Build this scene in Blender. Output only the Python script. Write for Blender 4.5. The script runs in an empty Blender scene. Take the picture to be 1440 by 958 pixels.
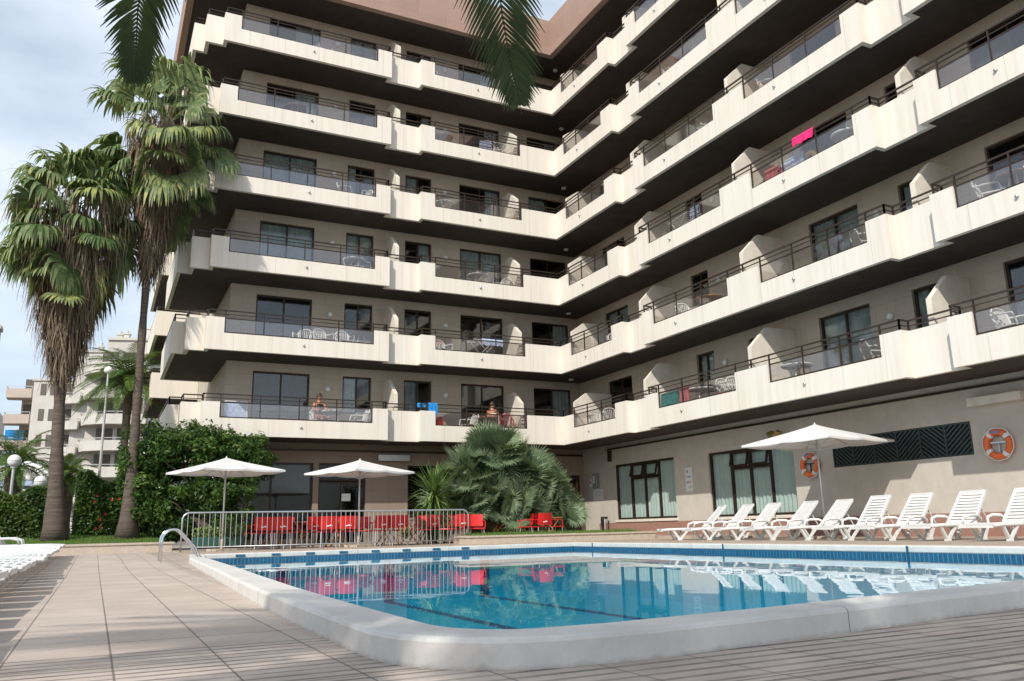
import bpy, bmesh, math, random
from mathutils import Vector, Matrix
random.seed(7)
R = random.Random(11)
sc = bpy.context.scene
C = sc.collection
rad = math.radians

# ---------------------------------------------------------------- camera
F, YAW, PIT, ROL = 1154.36/1440*36, rad(26.6398), rad(12.8875), rad(-1.3013)
CAM = Vector((-15.99, -27.607, 0.54))
fw = Vector((math.sin(YAW)*math.cos(PIT), math.cos(YAW)*math.cos(PIT), math.sin(PIT)))
rt = Vector((math.cos(YAW), -math.sin(YAW), 0)); up = rt.cross(fw)
r2 = rt*math.cos(ROL)+up*math.sin(ROL); u2 = -rt*math.sin(ROL)+up*math.cos(ROL)
cd = bpy.data.cameras.new('camera'); cam = bpy.data.objects.new('camera', cd); C.objects.link(cam)
m = Matrix((r2, u2, -fw)).transposed().to_4x4(); m.translation = CAM
cam.matrix_world = m
cd.lens = F; cd.sensor_width = 36; cd.clip_start = 0.05; cd.clip_end = 3000
sc.camera = cam

# ---------------------------------------------------------------- light
SUN = Vector((-1.87, -1.70, 2.13)).normalized()
sl = bpy.data.lights.new('sun', 'SUN'); sl.energy = 3.65; sl.angle = rad(0.6); sl.color = (1.0, 0.955, 0.88)
so = bpy.data.objects.new('sun', sl); C.objects.link(so)
so.rotation_euler = SUN.to_track_quat('Z', 'Y').to_euler()
w = bpy.data.worlds.new('World'); sc.world = w; w.use_nodes = True
nt = w.node_tree; nt.nodes.clear()
sky = nt.nodes.new('ShaderNodeTexSky'); sky.sky_type = 'NISHITA'; sky.sun_disc = False
sky.sun_elevation = math.asin(SUN.z); sky.sun_rotation = math.atan2(SUN.x, SUN.y)
sky.air_density = 1.0; sky.dust_density = 1.0; sky.ozone_density = 1.0
tc = nt.nodes.new('ShaderNodeTexCoord')
mp = nt.nodes.new('ShaderNodeMapping'); mp.inputs['Scale'].default_value = (1.6, 1.6, 3.6); mp.inputs['Location'].default_value = (0.35, 0.2, 0.1)
nz = nt.nodes.new('ShaderNodeTexNoise'); nz.inputs['Scale'].default_value = 1.3; nz.inputs['Detail'].default_value = 7; nz.inputs['Roughness'].default_value = 0.52
cr = nt.nodes.new('ShaderNodeValToRGB'); cr.color_ramp.elements[0].position = 0.36; cr.color_ramp.elements[1].position = 0.66
cr.color_ramp.elements[0].color = (0.28, 0.28, 0.28, 1); cr.color_ramp.elements[1].color = (0.95, 0.95, 0.95, 1)
mx = nt.nodes.new('ShaderNodeMix'); mx.data_type = 'RGBA'; mx.inputs['B'].default_value = (7.0, 7.7, 8.7, 1)
bg = nt.nodes.new('ShaderNodeBackground'); bg.inputs['Strength'].default_value = 0.13
ow = nt.nodes.new('ShaderNodeOutputWorld')
L = nt.links.new
L(tc.outputs['Generated'], mp.inputs['Vector']); L(mp.outputs['Vector'], nz.inputs['Vector']); L(nz.outputs['Fac'], cr.inputs['Fac'])
L(cr.outputs['Color'], mx.inputs['Factor']); L(sky.outputs['Color'], mx.inputs['A']); L(mx.outputs['Result'], bg.inputs['Color']); L(bg.outputs['Background'], ow.inputs['Surface'])
sc.view_settings.view_transform = 'Standard'; sc.view_settings.look = 'None'
sc.view_settings.exposure = 0.15; sc.view_settings.gamma = 1.0; sc.view_settings.use_curve_mapping = False
sc.cycles.max_bounces = 8; sc.cycles.transparent_max_bounces = 16; sc.cycles.diffuse_bounces = 3; sc.cycles.glossy_bounces = 4
sc.cycles.caustics_reflective = False; sc.cycles.caustics_refractive = False

# ---------------------------------------------------------------- materials
class NT:
    """tiny node-tree writer"""
    def __init__(s, name):
        s.m = bpy.data.materials.new(name); s.m.use_nodes = True; s.t = s.m.node_tree; s.t.nodes.clear()
        s.out = s.n('OutputMaterial')
    def n(s, typ, **kw):
        nd = s.t.nodes.new('ShaderNode'+typ)
        for k, v in kw.items(): setattr(nd, k, v)
        return nd
    def put(s, sock, v):
        if v is None: return
        if isinstance(v, bpy.types.NodeSocket): s.t.links.new(v, sock)
        else:
            if sock.type == 'RGBA' and len(v) == 3: v = (*v, 1)
            sock.default_value = v
    def pos(s): return s.n('TexCoord').outputs['Object']
    def map(s, v, scale=(1, 1, 1), loc=(0, 0, 0)):
        nd = s.n('Mapping'); s.put(nd.inputs['Vector'], v); nd.inputs['Scale'].default_value = scale; nd.inputs['Location'].default_value = loc
        return nd.outputs['Vector']
    def noise(s, v, scale=5, detail=4, rough=0.55):
        nd = s.n('TexNoise'); s.put(nd.inputs['Vector'], v); nd.inputs['Scale'].default_value = scale
        nd.inputs['Detail'].default_value = detail; nd.inputs['Roughness'].default_value = rough
        return nd.outputs['Fac']
    def ramp(s, f, *stops):
        nd = s.n('ValToRGB'); e = nd.color_ramp.elements
        while len(e) < len(stops): e.new(0.5)
        for i, (p, c) in enumerate(stops):
            e[i].position = p; e[i].color = (*c, 1) if not isinstance(c, float) else (c, c, c, 1)
        s.put(nd.inputs['Fac'], f); return nd.outputs['Color']
    def mix(s, f, a, b, bl='MIX'):
        nd = s.n('Mix', data_type='RGBA', blend_type=bl); s.put(nd.inputs['Factor'], f); s.put(nd.inputs['A'], a); s.put(nd.inputs['B'], b)
        return nd.outputs['Result']
    def math(s, op, a, b=None, c=None):
        nd = s.n('Math', operation=op); s.put(nd.inputs[0], a)
        if b is not None: s.put(nd.inputs[1], b)
        if c is not None: s.put(nd.inputs[2], c)
        return nd.outputs[0]
    def xyz(s, v):
        nd = s.n('SeparateXYZ'); s.put(nd.inputs[0], v); return nd.outputs
    def attr(s, name='tint'):
        return s.n('Attribute', attribute_name=name).outputs['Fac']
    def rnd(s): return s.n('NewGeometry').outputs['Random Per Island']
    def bump(s, h, strength=0.3, dist=0.02):
        nd = s.n('Bump'); s.put(nd.inputs['Height'], h); nd.inputs['Strength'].default_value = strength; nd.inputs['Distance'].default_value = dist
        return nd.outputs['Normal']
    def pr(s, color, rough=0.6, metal=0.0, spec=0.5, normal=None, **kw):
        nd = s.n('BsdfPrincipled'); s.put(nd.inputs['Base Color'], color); s.put(nd.inputs['Roughness'], rough)
        s.put(nd.inputs['Metallic'], metal); s.put(nd.inputs['Specular IOR Level'], spec)
        if normal is not None: s.put(nd.inputs['Normal'], normal)
        for k, v in kw.items(): s.put(nd.inputs[k.replace('_', ' ')], v)
        return nd.outputs[0]
    def shmix(s, f, a, b):
        nd = s.n('MixShader'); s.put(nd.inputs[0], f); s.put(nd.inputs[1], a); s.put(nd.inputs[2], b); return nd.outputs[0]
    def end(s, sh): s.put(s.out.inputs['Surface'], sh); return s.m

def plain(name, col, rough=0.6, metal=0.0, var=0.12, scale=6.0, spec=0.4):
    t = NT(name); p = t.pos(); f = t.noise(p, scale, 5)
    a = tuple(c*(1-var) for c in col); b = tuple(min(1, c*(1+var)) for c in col)
    return t.end(t.pr(t.ramp(f, (0.3, a), (0.7, b)), rough, metal, spec))

def band_mat():
    t = NT('painted_render'); p = t.pos(); x, y, z = t.xyz(p)
    st = t.noise(t.map(p, (2.6, 2.6, 0.16)), 2.2, 5, 0.6)
    st2 = t.noise(t.map(p, (7, 7, 0.5)), 2.0, 4, 0.6)
    bl = t.noise(p, 0.7, 4)
    c = t.ramp(st, (0.3, (0.69, 0.62, 0.53)), (0.5, (0.75, 0.69, 0.60)), (0.75, (0.785, 0.735, 0.655)))
    c = t.mix(t.ramp(st2, (0.62, 0.0), (0.82, 0.22)), c, (0.56, 0.49, 0.40))
    c = t.mix(t.ramp(bl, (0.35, 0.0), (0.8, 0.3)), c, (0.80, 0.77, 0.70))
    j = t.math('FRACT', t.math('MULTIPLY', t.math('ADD', x, y), 1/1.24)); j = t.math('LESS_THAN', j, 0.012)
    c = t.mix(t.math('MULTIPLY', j, 0.45), c, (0.35, 0.30, 0.24))
    return t.end(t.pr(c, 0.75, spec=0.25, normal=t.bump(t.noise(p, 30, 3), 0.12, 0.01)))

def stone_wall(name, base, dark, sx=0.6, sz=0.4):
    t = NT(name); p = t.pos(); x, y, z = t.xyz(p)
    cb = t.n('CombineXYZ'); t.put(cb.inputs[0], t.math('ADD', x, y)); t.put(cb.inputs[1], z)
    br = t.n('TexBrick'); t.put(br.inputs['Vector'], cb.outputs[0]); br.inputs['Scale'].default_value = 1.0
    br.inputs['Brick Width'].default_value = sx; br.inputs['Row Height'].default_value = sz; br.inputs['Mortar Size'].default_value = 0.006
    br.offset = 0.0
    t.put(br.inputs['Color1'], base); t.put(br.inputs['Color2'], tuple(c*0.88 for c in base)); t.put(br.inputs['Mortar'], dark)
    c = t.mix(t.ramp(t.noise(p, 9, 6, 0.7), (0.3, 0.0), (0.75, 0.35)), br.outputs['Color'], tuple(c*0.7 for c in base))
    c = t.mix(t.ramp(t.noise(p, 0.8, 3), (0.4, 0.0), (0.7, 0.25)), c, tuple(min(1, c*1.15) for c in base))
    return t.end(t.pr(c, 0.8, spec=0.2, normal=t.bump(t.noise(p, 40, 4), 0.2, 0.01)))

def stucco(name, base, var=0.1, scale=3):
    t = NT(name); p = t.pos()
    f = t.noise(p, scale, 6, 0.6); st = t.noise(t.map(p, (3, 3, 0.25)), 1.5, 4)
    c = t.ramp(f, (0.3, tuple(c*(1-var) for c in base)), (0.7, tuple(min(1, c*(1+var)) for c in base)))
    c = t.mix(t.ramp(st, (0.55, 0.0), (0.8, 0.22)), c, tuple(c*0.72 for c in base))
    return t.end(t.pr(c, 0.85, spec=0.15, normal=t.bump(t.noise(p, 60, 3), 0.25, 0.01)))

def glass_mat(name, tint, haze_col, haze, rough=0.03, refl=0.6, base=0.05):
    t = NT(name); lw = t.n('LayerWeight'); lw.inputs['Blend'].default_value = 0.5
    fr = t.math('ADD', base, t.math('MULTIPLY', t.math('POWER', lw.outputs['Facing'], 4.0), refl))
    tr = t.n('BsdfTransparent'); t.put(tr.inputs['Color'], tint)
    df = t.n('BsdfDiffuse'); t.put(df.inputs['Color'], haze_col)
    gl = t.n('BsdfGlossy'); t.put(gl.inputs['Color'], (1, 1, 1)); gl.inputs['Roughness'].default_value = rough
    return t.end(t.shmix(fr, t.shmix(haze, tr.outputs[0], df.outputs[0]), gl.outputs[0]))

def leaf_mat(name, stops, rough=0.5, trans=0.3, attr=True):
    t = NT(name); r = t.rnd()
    f = t.math('ADD', t.math('MULTIPLY', r, 0.45), t.math('MULTIPLY', t.attr(), 0.55)) if attr else r
    c = t.ramp(f, *stops)
    p = t.pr(c, rough, spec=0.3)
    tl = t.n('BsdfTranslucent'); t.put(tl.inputs['Color'], t.mix(0.5, c, (0.25, 0.35, 0.05)))
    return t.end(t.shmix(trans, p, tl.outputs[0]))

M = {}
M['band'] = band_mat()
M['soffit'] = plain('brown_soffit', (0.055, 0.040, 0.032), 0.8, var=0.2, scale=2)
M['wall'] = stone_wall('beige_stone_facing', (0.55, 0.48, 0.39), (0.38, 0.32, 0.25))
M['fin'] = stucco('white_partition_paint', (0.72, 0.66, 0.56))
M['fascia'] = stone_wall('pink_brown_granite', (0.40, 0.27, 0.215), (0.26, 0.18, 0.15), 1.2, 0.8)
M['gf_b'] = stucco('cream_ground_floor_render', (0.55, 0.50, 0.43), 0.07)
M['gf_a'] = stone_wall('brown_stone_facing', (0.33, 0.26, 0.205), (0.2, 0.16, 0.13))
M['plinth'] = stone_wall('reddish_granite_plinth', (0.36, 0.20, 0.155), (0.25, 0.15, 0.12), 0.9, 0.45)
M['rail'] = plain('brown_rail_metal', (0.05, 0.034, 0.026), 0.35, 0.35, 0.15)
M['frame'] = plain('dark_bronze_frame', (0.045, 0.028, 0.02), 0.4, 0.3, 0.15)
M['smoked'] = glass_mat('smoked_glass', (0.92, 0.90, 0.89), (0.30, 0.27, 0.25), 0.05, refl=0.5, base=0.085)
M['pane'] = glass_mat('window_glass', (0.86, 0.90, 0.90), (0.02, 0.02, 0.02), 0.0)
M['pane_gf'] = glass_mat('shop_glass', (0.80, 0.82, 0.82), (0.02, 0.02, 0.02), 0.0, refl=0.25, base=0.018)
M['curtain'] = plain('sheer_curtain', (0.46, 0.50, 0.50), 0.9, var=0.2, scale=3)
M['curtain_gf'] = plain('pale_green_curtain', (0.74, 0.78, 0.72), 0.9, var=0.06, scale=3)
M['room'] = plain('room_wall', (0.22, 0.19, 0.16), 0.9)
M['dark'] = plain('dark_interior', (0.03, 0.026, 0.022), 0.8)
M['white'] = plain('white_plastic', (0.80, 0.80, 0.78), 0.35, var=0.05)
M['white_b'] = plain('white_plastic_weathered', (0.72, 0.72, 0.68), 0.45, var=0.1, scale=9)
M['lounger'] = plain('lounger_plastic', (0.69, 0.69, 0.665), 0.42, var=0.10, scale=7)
M['canvas'] = plain('white_canvas', (0.82, 0.81, 0.79), 0.85, var=0.04, scale=3)
M['steel'] = plain('galvanised_steel', (0.50, 0.52, 0.53), 0.35, 0.75, 0.12)
M['chrome'] = plain('polished_steel', (0.65, 0.66, 0.67), 0.15, 1.0, 0.05)
M['alu'] = plain('grey_aluminium', (0.55, 0.55, 0.54), 0.35, 0.6, 0.08)
M['red'] = plain('red_plastic', (0.62, 0.022, 0.02), 0.35, var=0.12)
M['black'] = plain('black_plastic', (0.02, 0.02, 0.02), 0.4)
M['orange'] = plain('orange_buoy', (0.80, 0.17, 0.045), 0.5, var=0.12)
M['wood'] = plain('orange_brown_wood', (0.42, 0.19, 0.07), 0.5, var=0.25, scale=12)
M['brown'] = plain('brown_table_top', (0.20, 0.09, 0.05), 0.4, var=0.15)
M['pink'] = plain('pink_towel', (0.72, 0.03, 0.17), 0.95, var=0.15, scale=20)
M['rose'] = plain('rose_towel', (0.65, 0.20, 0.22), 0.95, var=0.3, scale=20)
M['teal'] = plain('teal_towel', (0.04, 0.30, 0.30), 0.95, var=0.5, scale=14)
M['blue'] = plain('blue_cloth', (0.02, 0.25, 0.62), 0.9, var=0.2, scale=12)
M['paleblue'] = plain('pale_blue_towel', (0.42, 0.50, 0.68), 0.95, var=0.25, scale=12)
M['yellow'] = plain('yellow_float', (0.75, 0.45, 0.05), 0.4)
M['skin'] = plain('tanned_skin', (0.46, 0.20, 0.115), 0.55, var=0.08)
M['hair'] = plain('dark_hair', (0.05, 0.03, 0.02), 0.6)
M['paper'] = plain('white_paper', (0.74, 0.74, 0.72), 0.7, var=0.04)
M['greypaper'] = plain('grey_notice_board', (0.25, 0.27, 0.27), 0.5)
M['inkblue'] = plain('blue_print', (0.15, 0.25, 0.5), 0.7)
M['inkred'] = plain('red_print', (0.55, 0.15, 0.14), 0.7)
M['brass'] = plain('aged_brass', (0.42, 0.33, 0.12), 0.4, 0.6, 0.25, 20)
M['opal'] = plain('opal_glass_globe', (0.80, 0.80, 0.78), 0.2, var=0.03)
M['terracotta'] = plain('terracotta', (0.40, 0.17, 0.09), 0.8)
M['greenbox'] = plain('green_plastic', (0.03, 0.09, 0.07), 0.5)
M['grout'] = plain('lawn_kerb_stone', (0.50, 0.42, 0.34), 0.8, var=0.12, scale=8)
M['far_wall'] = stucco('far_block_render', (0.56, 0.53, 0.48), 0.08, 1)
M['far_dark'] = plain('far_block_recess', (0.13, 0.115, 0.10), 0.8)
M['far_pink'] = stucco('far_block_pink_render', (0.50, 0.42, 0.36), 0.08, 1)
M['trunk'] = None

def trunk_mat():
    t = NT('palm_bark'); p = t.pos()
    ring = t.noise(t.map(p, (1.2, 1.2, 14)), 1.0, 5, 0.7); f = t.noise(p, 12, 5)
    c = t.ramp(ring, (0.3, (0.07, 0.055, 0.045)), (0.6, (0.15, 0.12, 0.098)), (0.8, (0.20, 0.165, 0.135)))
    c = t.mix(t.ramp(f, (0.4, 0.0), (0.75, 0.6)), c, (0.10, 0.08, 0.065))
    return t.end(t.pr(c, 0.9, spec=0.1, normal=t.bump(ring, 0.8, 0.05)))
M['trunk'] = trunk_mat()
M['bark'] = plain('tree_bark', (0.10, 0.075, 0.055), 0.9, var=0.3, scale=12)
M['fan'] = leaf_mat('fan_palm_leaf', [(0.0, (0.04, 0.08, 0.025)), (0.4, (0.11, 0.175, 0.06)), (0.75, (0.25, 0.29, 0.14)), (1.0, (0.42, 0.43, 0.12))])
M['skirt'] = leaf_mat('dead_palm_thatch', [(0.0, (0.085, 0.055, 0.035)), (0.5, (0.22, 0.165, 0.115)), (0.8, (0.33, 0.26, 0.185)), (1.0, (0.42, 0.27, 0.14))], 0.9, 0.15)
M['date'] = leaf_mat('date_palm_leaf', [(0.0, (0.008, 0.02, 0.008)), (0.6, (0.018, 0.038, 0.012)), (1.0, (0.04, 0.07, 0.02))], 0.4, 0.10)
M['cham'] = leaf_mat('grey_green_palm_leaf', [(0.0, (0.06, 0.11, 0.05)), (0.5, (0.17, 0.24, 0.13)), (0.85, (0.31, 0.37, 0.23)), (1.0, (0.46, 0.47, 0.27))], 0.5, 0.25)
M['yucca'] = leaf_mat('yucca_leaf', [(0.0, (0.05, 0.10, 0.03)), (0.6, (0.14, 0.23, 0.06)), (1.0, (0.34, 0.42, 0.14))], 0.45, 0.2)
M['tree'] = leaf_mat('broad_leaf', [(0.0, (0.012, 0.038, 0.010)), (0.5, (0.035, 0.085, 0.016)), (0.8, (0.11, 0.20, 0.035)), (1.0, (0.24, 0.32, 0.08))], 0.4, 0.3)
M['hedge'] = leaf_mat('hedge_leaf', [(0.0, (0.018, 0.045, 0.010)), (0.5, (0.05, 0.105, 0.02)), (1.0, (0.15, 0.21, 0.04))], 0.45, 0.3)
M['grass'] = leaf_mat('grass_blade', [(0.0, (0.06, 0.13, 0.02)), (0.6, (0.13, 0.24, 0.04)), (1.0, (0.25, 0.34, 0.09))], 0.6, 0.3, attr=False)
M['soil'] = plain('lawn_soil', (0.09, 0.13, 0.04), 0.95, var=0.4, scale=12)

def rim_mat():
    t = NT('white_pool_coping'); p = t.pos()
    f = t.noise(p, 3.0, 6, 0.65); st = t.noise(t.map(p, (9, 9, 1.2)), 2, 4)
    c = t.ramp(f, (0.3, (0.57, 0.54, 0.49)), (0.6, (0.67, 0.65, 0.605)))
    c = t.mix(t.ramp(st, (0.55, 0.0), (0.85, 0.4)), c, (0.55, 0.52, 0.46))
    z = t.xyz(p)[2]
    x_, y_ = t.xyz(p)[0], t.xyz(p)[1]
    jn = t.math('LESS_THAN', t.math('ABSOLUTE', t.math('ADD', y_, 20.72)), 0.007)
    for xx in (12.6, 10.2, 7.8): jn = t.math('MAXIMUM', jn, t.math('LESS_THAN', t.math('ABSOLUTE', t.math('ADD', x_, xx)), 0.004))
    c = t.mix(t.math('MULTIPLY', jn, 0.7), c, (0.10, 0.09, 0.08))
    g = t.ramp(t.math('ADD', t.math('MULTIPLY', z, 8), t.math('MULTIPLY', t.noise(p, 14, 4), 0.5)), (0.22, 0.55), (0.42, 0.0))
    c = t.mix(g, c, (0.36, 0.33, 0.28))       # dirt splashed along the foot
    return t.end(t.pr(c, 0.6, spec=0.3, normal=t.bump(t.noise(p, 35, 5), 0.25, 0.01)))
M['rim'] = rim_mat()

def deck_mat(name, groove=True, base=(0.54, 0.455, 0.385)):
    t = NT(name); p = t.pos(); x, y, z = t.xyz(p)
    T = 0.435; G = T/4
    fx = t.math('FRACT', t.math('DIVIDE', t.math('ADD', x, 60.0+0.25), T)); fy = t.math('FRACT', t.math('DIVIDE', t.math('ADD', y, 60.0), T*2))
    jx = t.math('LESS_THAN', fx, 0.022); jy = t.math('LESS_THAN', fy, 0.018)
    fl = t.n('Vector' 'Math', operation='FLOOR')
    cb = t.n('CombineXYZ'); t.put(cb.inputs[0], t.math('DIVIDE', t.math('ADD', x, 60.25), T)); t.put(cb.inputs[1], t.math('DIVIDE', t.math('ADD', y, 60.0), T*2))
    t.put(fl.inputs[0], cb.outputs[0]); wn = t.n('TexWhiteNoise'); t.put(wn.inputs['Vector'], fl.outputs[0])
    c = t.ramp(t.noise(p, 1.6, 6, 0.6), (0.3, tuple(k*0.78 for k in base)), (0.7, tuple(k*1.14 for k in base)))
    c = t.mix(t.math('MULTIPLY', wn.outputs['Value'], 0.6), c, (base[0]*0.86, base[1]*0.82, base[2]*0.80))
    c = t.mix(t.ramp(t.noise(p, 22, 5, 0.7), (0.45, 0.0), (0.8, 0.3)), c, (0.26, 0.22, 0.19))
    c = t.mix(t.ramp(t.noise(p, 0.5, 4), (0.5, 0.0), (0.75, 0.3)), c, (0.30, 0.26, 0.23))
    h = t.math('SUBTRACT', 1.0, jx)
    if groove:
        fg = t.math('FRACT', t.math('DIVIDE', t.math('ADD', y, 60.0), G))
        gv = t.math('LESS_THAN', t.math('ABSOLUTE', t.math('SUBTRACT', fg, 0.5)), 0.15)
        plain_ = t.math('MULTIPLY', t.math('LESS_THAN', x, -14.7), t.math('GREATER_THAN', y, -23.06))
        gv = t.math('MULTIPLY', gv, t.math('SUBTRACT', 1.0, plain_))
        wear = t.ramp(t.noise(p, 2.3, 4), (0.35, 0.35), (0.65, 0.9))
        c = t.mix(t.math('MULTIPLY', gv, wear), c, (0.13, 0.105, 0.09))
        h = t.math('SUBTRACT', h, t.math('MULTIPLY', gv, 0.7))
    c = t.mix(t.math('MULTIPLY', jx, 0.75), c, (0.12, 0.10, 0.085))
    c = t.mix(t.math('MULTIPLY', jy, 0.7), c, (0.13, 0.105, 0.09))
    return t.end(t.pr(c, 0.7, spec=0.25, normal=t.bump(h, 0.5, 0.006)))
M['deck'] = deck_mat('grooved_deck_tiles')
M['deck_far'] = deck_mat('smooth_deck_tiles', False, (0.46, 0.375, 0.30))

def pool_tile():
    t = NT('pool_floor_tiles'); p = t.pos(); x, y, z = t.xyz(p)
    c = t.ramp(t.noise(p, 2.0, 4), (0.3, (0.010, 0.36, 0.54)), (0.7, (0.02, 0.44, 0.63)))
    def line(v, x0, w): return t.math('LESS_THAN', t.math('ABSOLUTE', t.math('SUBTRACT', v, x0)), w)
    l = line(x, -12.0, 0.13)
    for xx in (-9.4, -6.8): l = t.math('MAXIMUM', l, line(x, xx, 0.13))
    c = t.mix(l, c, (0.015, 0.07, 0.20))
    return t.end(t.pr(c, 0.4))
M['pool'] = pool_tile()

def band_tile():
    t = NT('blue_waterline_tiles'); p = t.pos(); x, y, z = t.xyz(p)
    a = t.math('FRACT', t.math('MULTIPLY', t.math('ADD', x, y), 12)); g = t.math('LESS_THAN', a, 0.12)
    c = t.mix(t.math('MULTIPLY', g, 0.3), t.ramp(t.noise(p, 9, 2), (0.3, (0.006, 0.07, 0.15)), (0.7, (0.012, 0.12, 0.22))), (0.35, 0.55, 0.62))
    return t.end(t.pr(c, 0.2))
M['waterline'] = band_tile()

def water_mat():
    t = NT('pool_water'); p = t.pos()
    h = t.math('ADD', t.noise(t.map(p, (1, 1, 1)), 1.1, 2, 0.4), t.math('MULTIPLY', t.noise(p, 4.5, 2, 0.5), 0.12))
    nb = t.bump(h, 0.07, 0.03)
    lw = t.n('LayerWeight'); lw.inputs['Blend'].default_value = 0.5; t.put(lw.inputs['Normal'], nb)
    fr = t.math('ADD', 0.02, t.math('MULTIPLY', t.math('POWER', lw.outputs['Facing'], 5.2), 0.95))
    tr = t.n('BsdfTransparent'); t.put(tr.inputs['Color'], (0.80, 0.96, 0.98))
    gl = t.n('BsdfGlossy'); gl.inputs['Roughness'].default_value = 0.0; t.put(gl.inputs['Color'], (1, 1, 1)); t.put(gl.inputs['Normal'], nb)
    return t.end(t.shmix(fr, tr.outputs[0], gl.outputs[0]))
M['water'] = water_mat()
M['far_ground'] = plain('street_ground', (0.16, 0.14, 0.12), 0.9, var=0.2, scale=0.4)

# ---------------------------------------------------------------- mesh builder
class MB:
    def __init__(s): s.v = []; s.f = []; s.tint = []; s.cur = 0.5
    def V(s, p):
        s.v.append(tuple(p)); s.tint.append(s.cur); return len(s.v)-1
    def quad(s, *ps):
        s.f.append([s.V(p) for p in ps])
    def box(s, x0, x1, y0, y1, z0, z1, skip=()):
        i = [s.V(p) for p in ((x0,y0,z0),(x1,y0,z0),(x1,y1,z0),(x0,y1,z0),(x0,y0,z1),(x1,y0,z1),(x1,y1,z1),(x0,y1,z1))]
        F = dict(b=(0,3,2,1), t=(4,5,6,7), f=(0,1,5,4), r=(1,2,6,5), k=(2,3,7,6), l=(3,0,4,7))
        for k, q in F.items():
            if k not in skip: s.f.append([i[a] for a in q])
    def obox(s, c, ax, ay, az, hx, hy, hz):
        """oriented box: centre, three unit axes, half sizes"""
        c = Vector(c); i = []
        for sz in (-1, 1):
            for sx, sy in ((-1,-1),(1,-1),(1,1),(-1,1)):
                i.append(s.V(c+ax*hx*sx+ay*hy*sy+az*hz*sz))
        for q in ((0,3,2,1),(4,5,6,7),(0,1,5,4),(1,2,6,5),(2,3,7,6),(3,0,4,7)): s.f.append([i[a] for a in q])
    def bar(s, a, b, w, h=None):
        a = Vector(a); b = Vector(b); d = (b-a); l = d.length
        if l < 1e-6: return
        d /= l; h = h or w
        u = Vector((0,0,1)) if abs(d.z) < 0.95 else Vector((1,0,0))
        x = d.cross(u).normalized(); y = x.cross(d)
        s.obox((a+b)/2, x, y, d, w/2, h/2, l/2)
    def tube(s, pts, r, n=8, cap=True):
        pts = [Vector(p) for p in pts]; rs = r if isinstance(r, (list, tuple)) else [r]*len(pts)
        rings = []; prev = None
        for i, p in enumerate(pts):
            d = (pts[min(i+1, len(pts)-1)]-pts[max(i-1, 0)]).normalized()
            if prev is None:
                u = Vector((0,0,1)) if abs(d.z) < 0.9 else Vector((1,0,0)); x = d.cross(u).normalized()
            else: x = (prev-d*prev.dot(d)).normalized()
            prev = x; y = d.cross(x)
            rings.append([s.V(p+(x*math.cos(2*math.pi*k/n)+y*math.sin(2*math.pi*k/n))*rs[i]) for k in range(n)])
        for a, b in zip(rings, rings[1:]):
            for k in range(n): s.f.append([a[k], a[(k+1)%n], b[(k+1)%n], b[k]])
        if cap: s.f.append(rings[0][::-1]); s.f.append(rings[-1])
    def disc(s, c, r, h, n=20):
        s.tube([Vector(c), Vector(c)+Vector((0,0,h))], r, n)
    def prism(s, poly, z0, z1):
        a = [s.V((x, y, z0)) for x, y in poly]; b = [s.V((x, y, z1)) for x, y in poly]
        s.f.append(a[::-1]); s.f.append(b); n = len(poly)
        for k in range(n): s.f.append([a[k], a[(k+1)%n], b[(k+1)%n], b[k]])
    def xform(s, M4):
        s.v = [tuple(M4 @ Vector(p)) for p in s.v]; return s
    def build(s, name, mat, parent=None, smooth=False, loc=None, bevel=0):
        me = bpy.data.meshes.new(name); me.from_pydata(s.v, [], s.f); me.update()
        if M_TINT: 
            at = me.attributes.new('tint', 'FLOAT', 'POINT'); at.data.foreach_set('value', s.tint)
        o = bpy.data.objects.new(name, me); C.objects.link(o)
        me.materials.append(M[mat] if isinstance(mat, str) else mat)
        if smooth: me.polygons.foreach_set('use_smooth', [True]*len(me.polygons))
        if bevel:
            b = o.modifiers.new('bevel', 'BEVEL'); b.width = bevel; b.segments = 2; b.limit_method = 'ANGLE'
        if parent: o.parent = parent
        if loc is not None: o.location = loc
        return o
M_TINT = True
def fixn(o):
    bm = bmesh.new(); bm.from_mesh(o.data); bmesh.ops.recalc_face_normals(bm, faces=bm.faces); bm.to_mesh(o.data); bm.free(); return o
def empty(name, loc=(0,0,0), rz=0):
    o = bpy.data.objects.new(name, None); C.objects.link(o); o.location = loc; o.rotation_euler = (0,0,rz); o.empty_display_size = 0.2; return o
def tag(o, label=None, cat=None, group=None, kind=None):
    if label: o['label'] = label
    if cat: o['category'] = cat
    if group: o['group'] = group
    if kind: o['kind'] = kind
    return o
KIDS = {}
def dup(o, loc=None, rz=None):
    def cp(a, par):
        c = a.copy(); C.objects.link(c); c.parent = par
        for ch in a.children: cp(ch, c)
        return c
    c = cp(o, None)
    if loc is not None: c.location = loc
    if rz is not None: c.rotation_euler = (0, 0, rz)
    return c
def text_free_strip(mb, *a): pass

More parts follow.
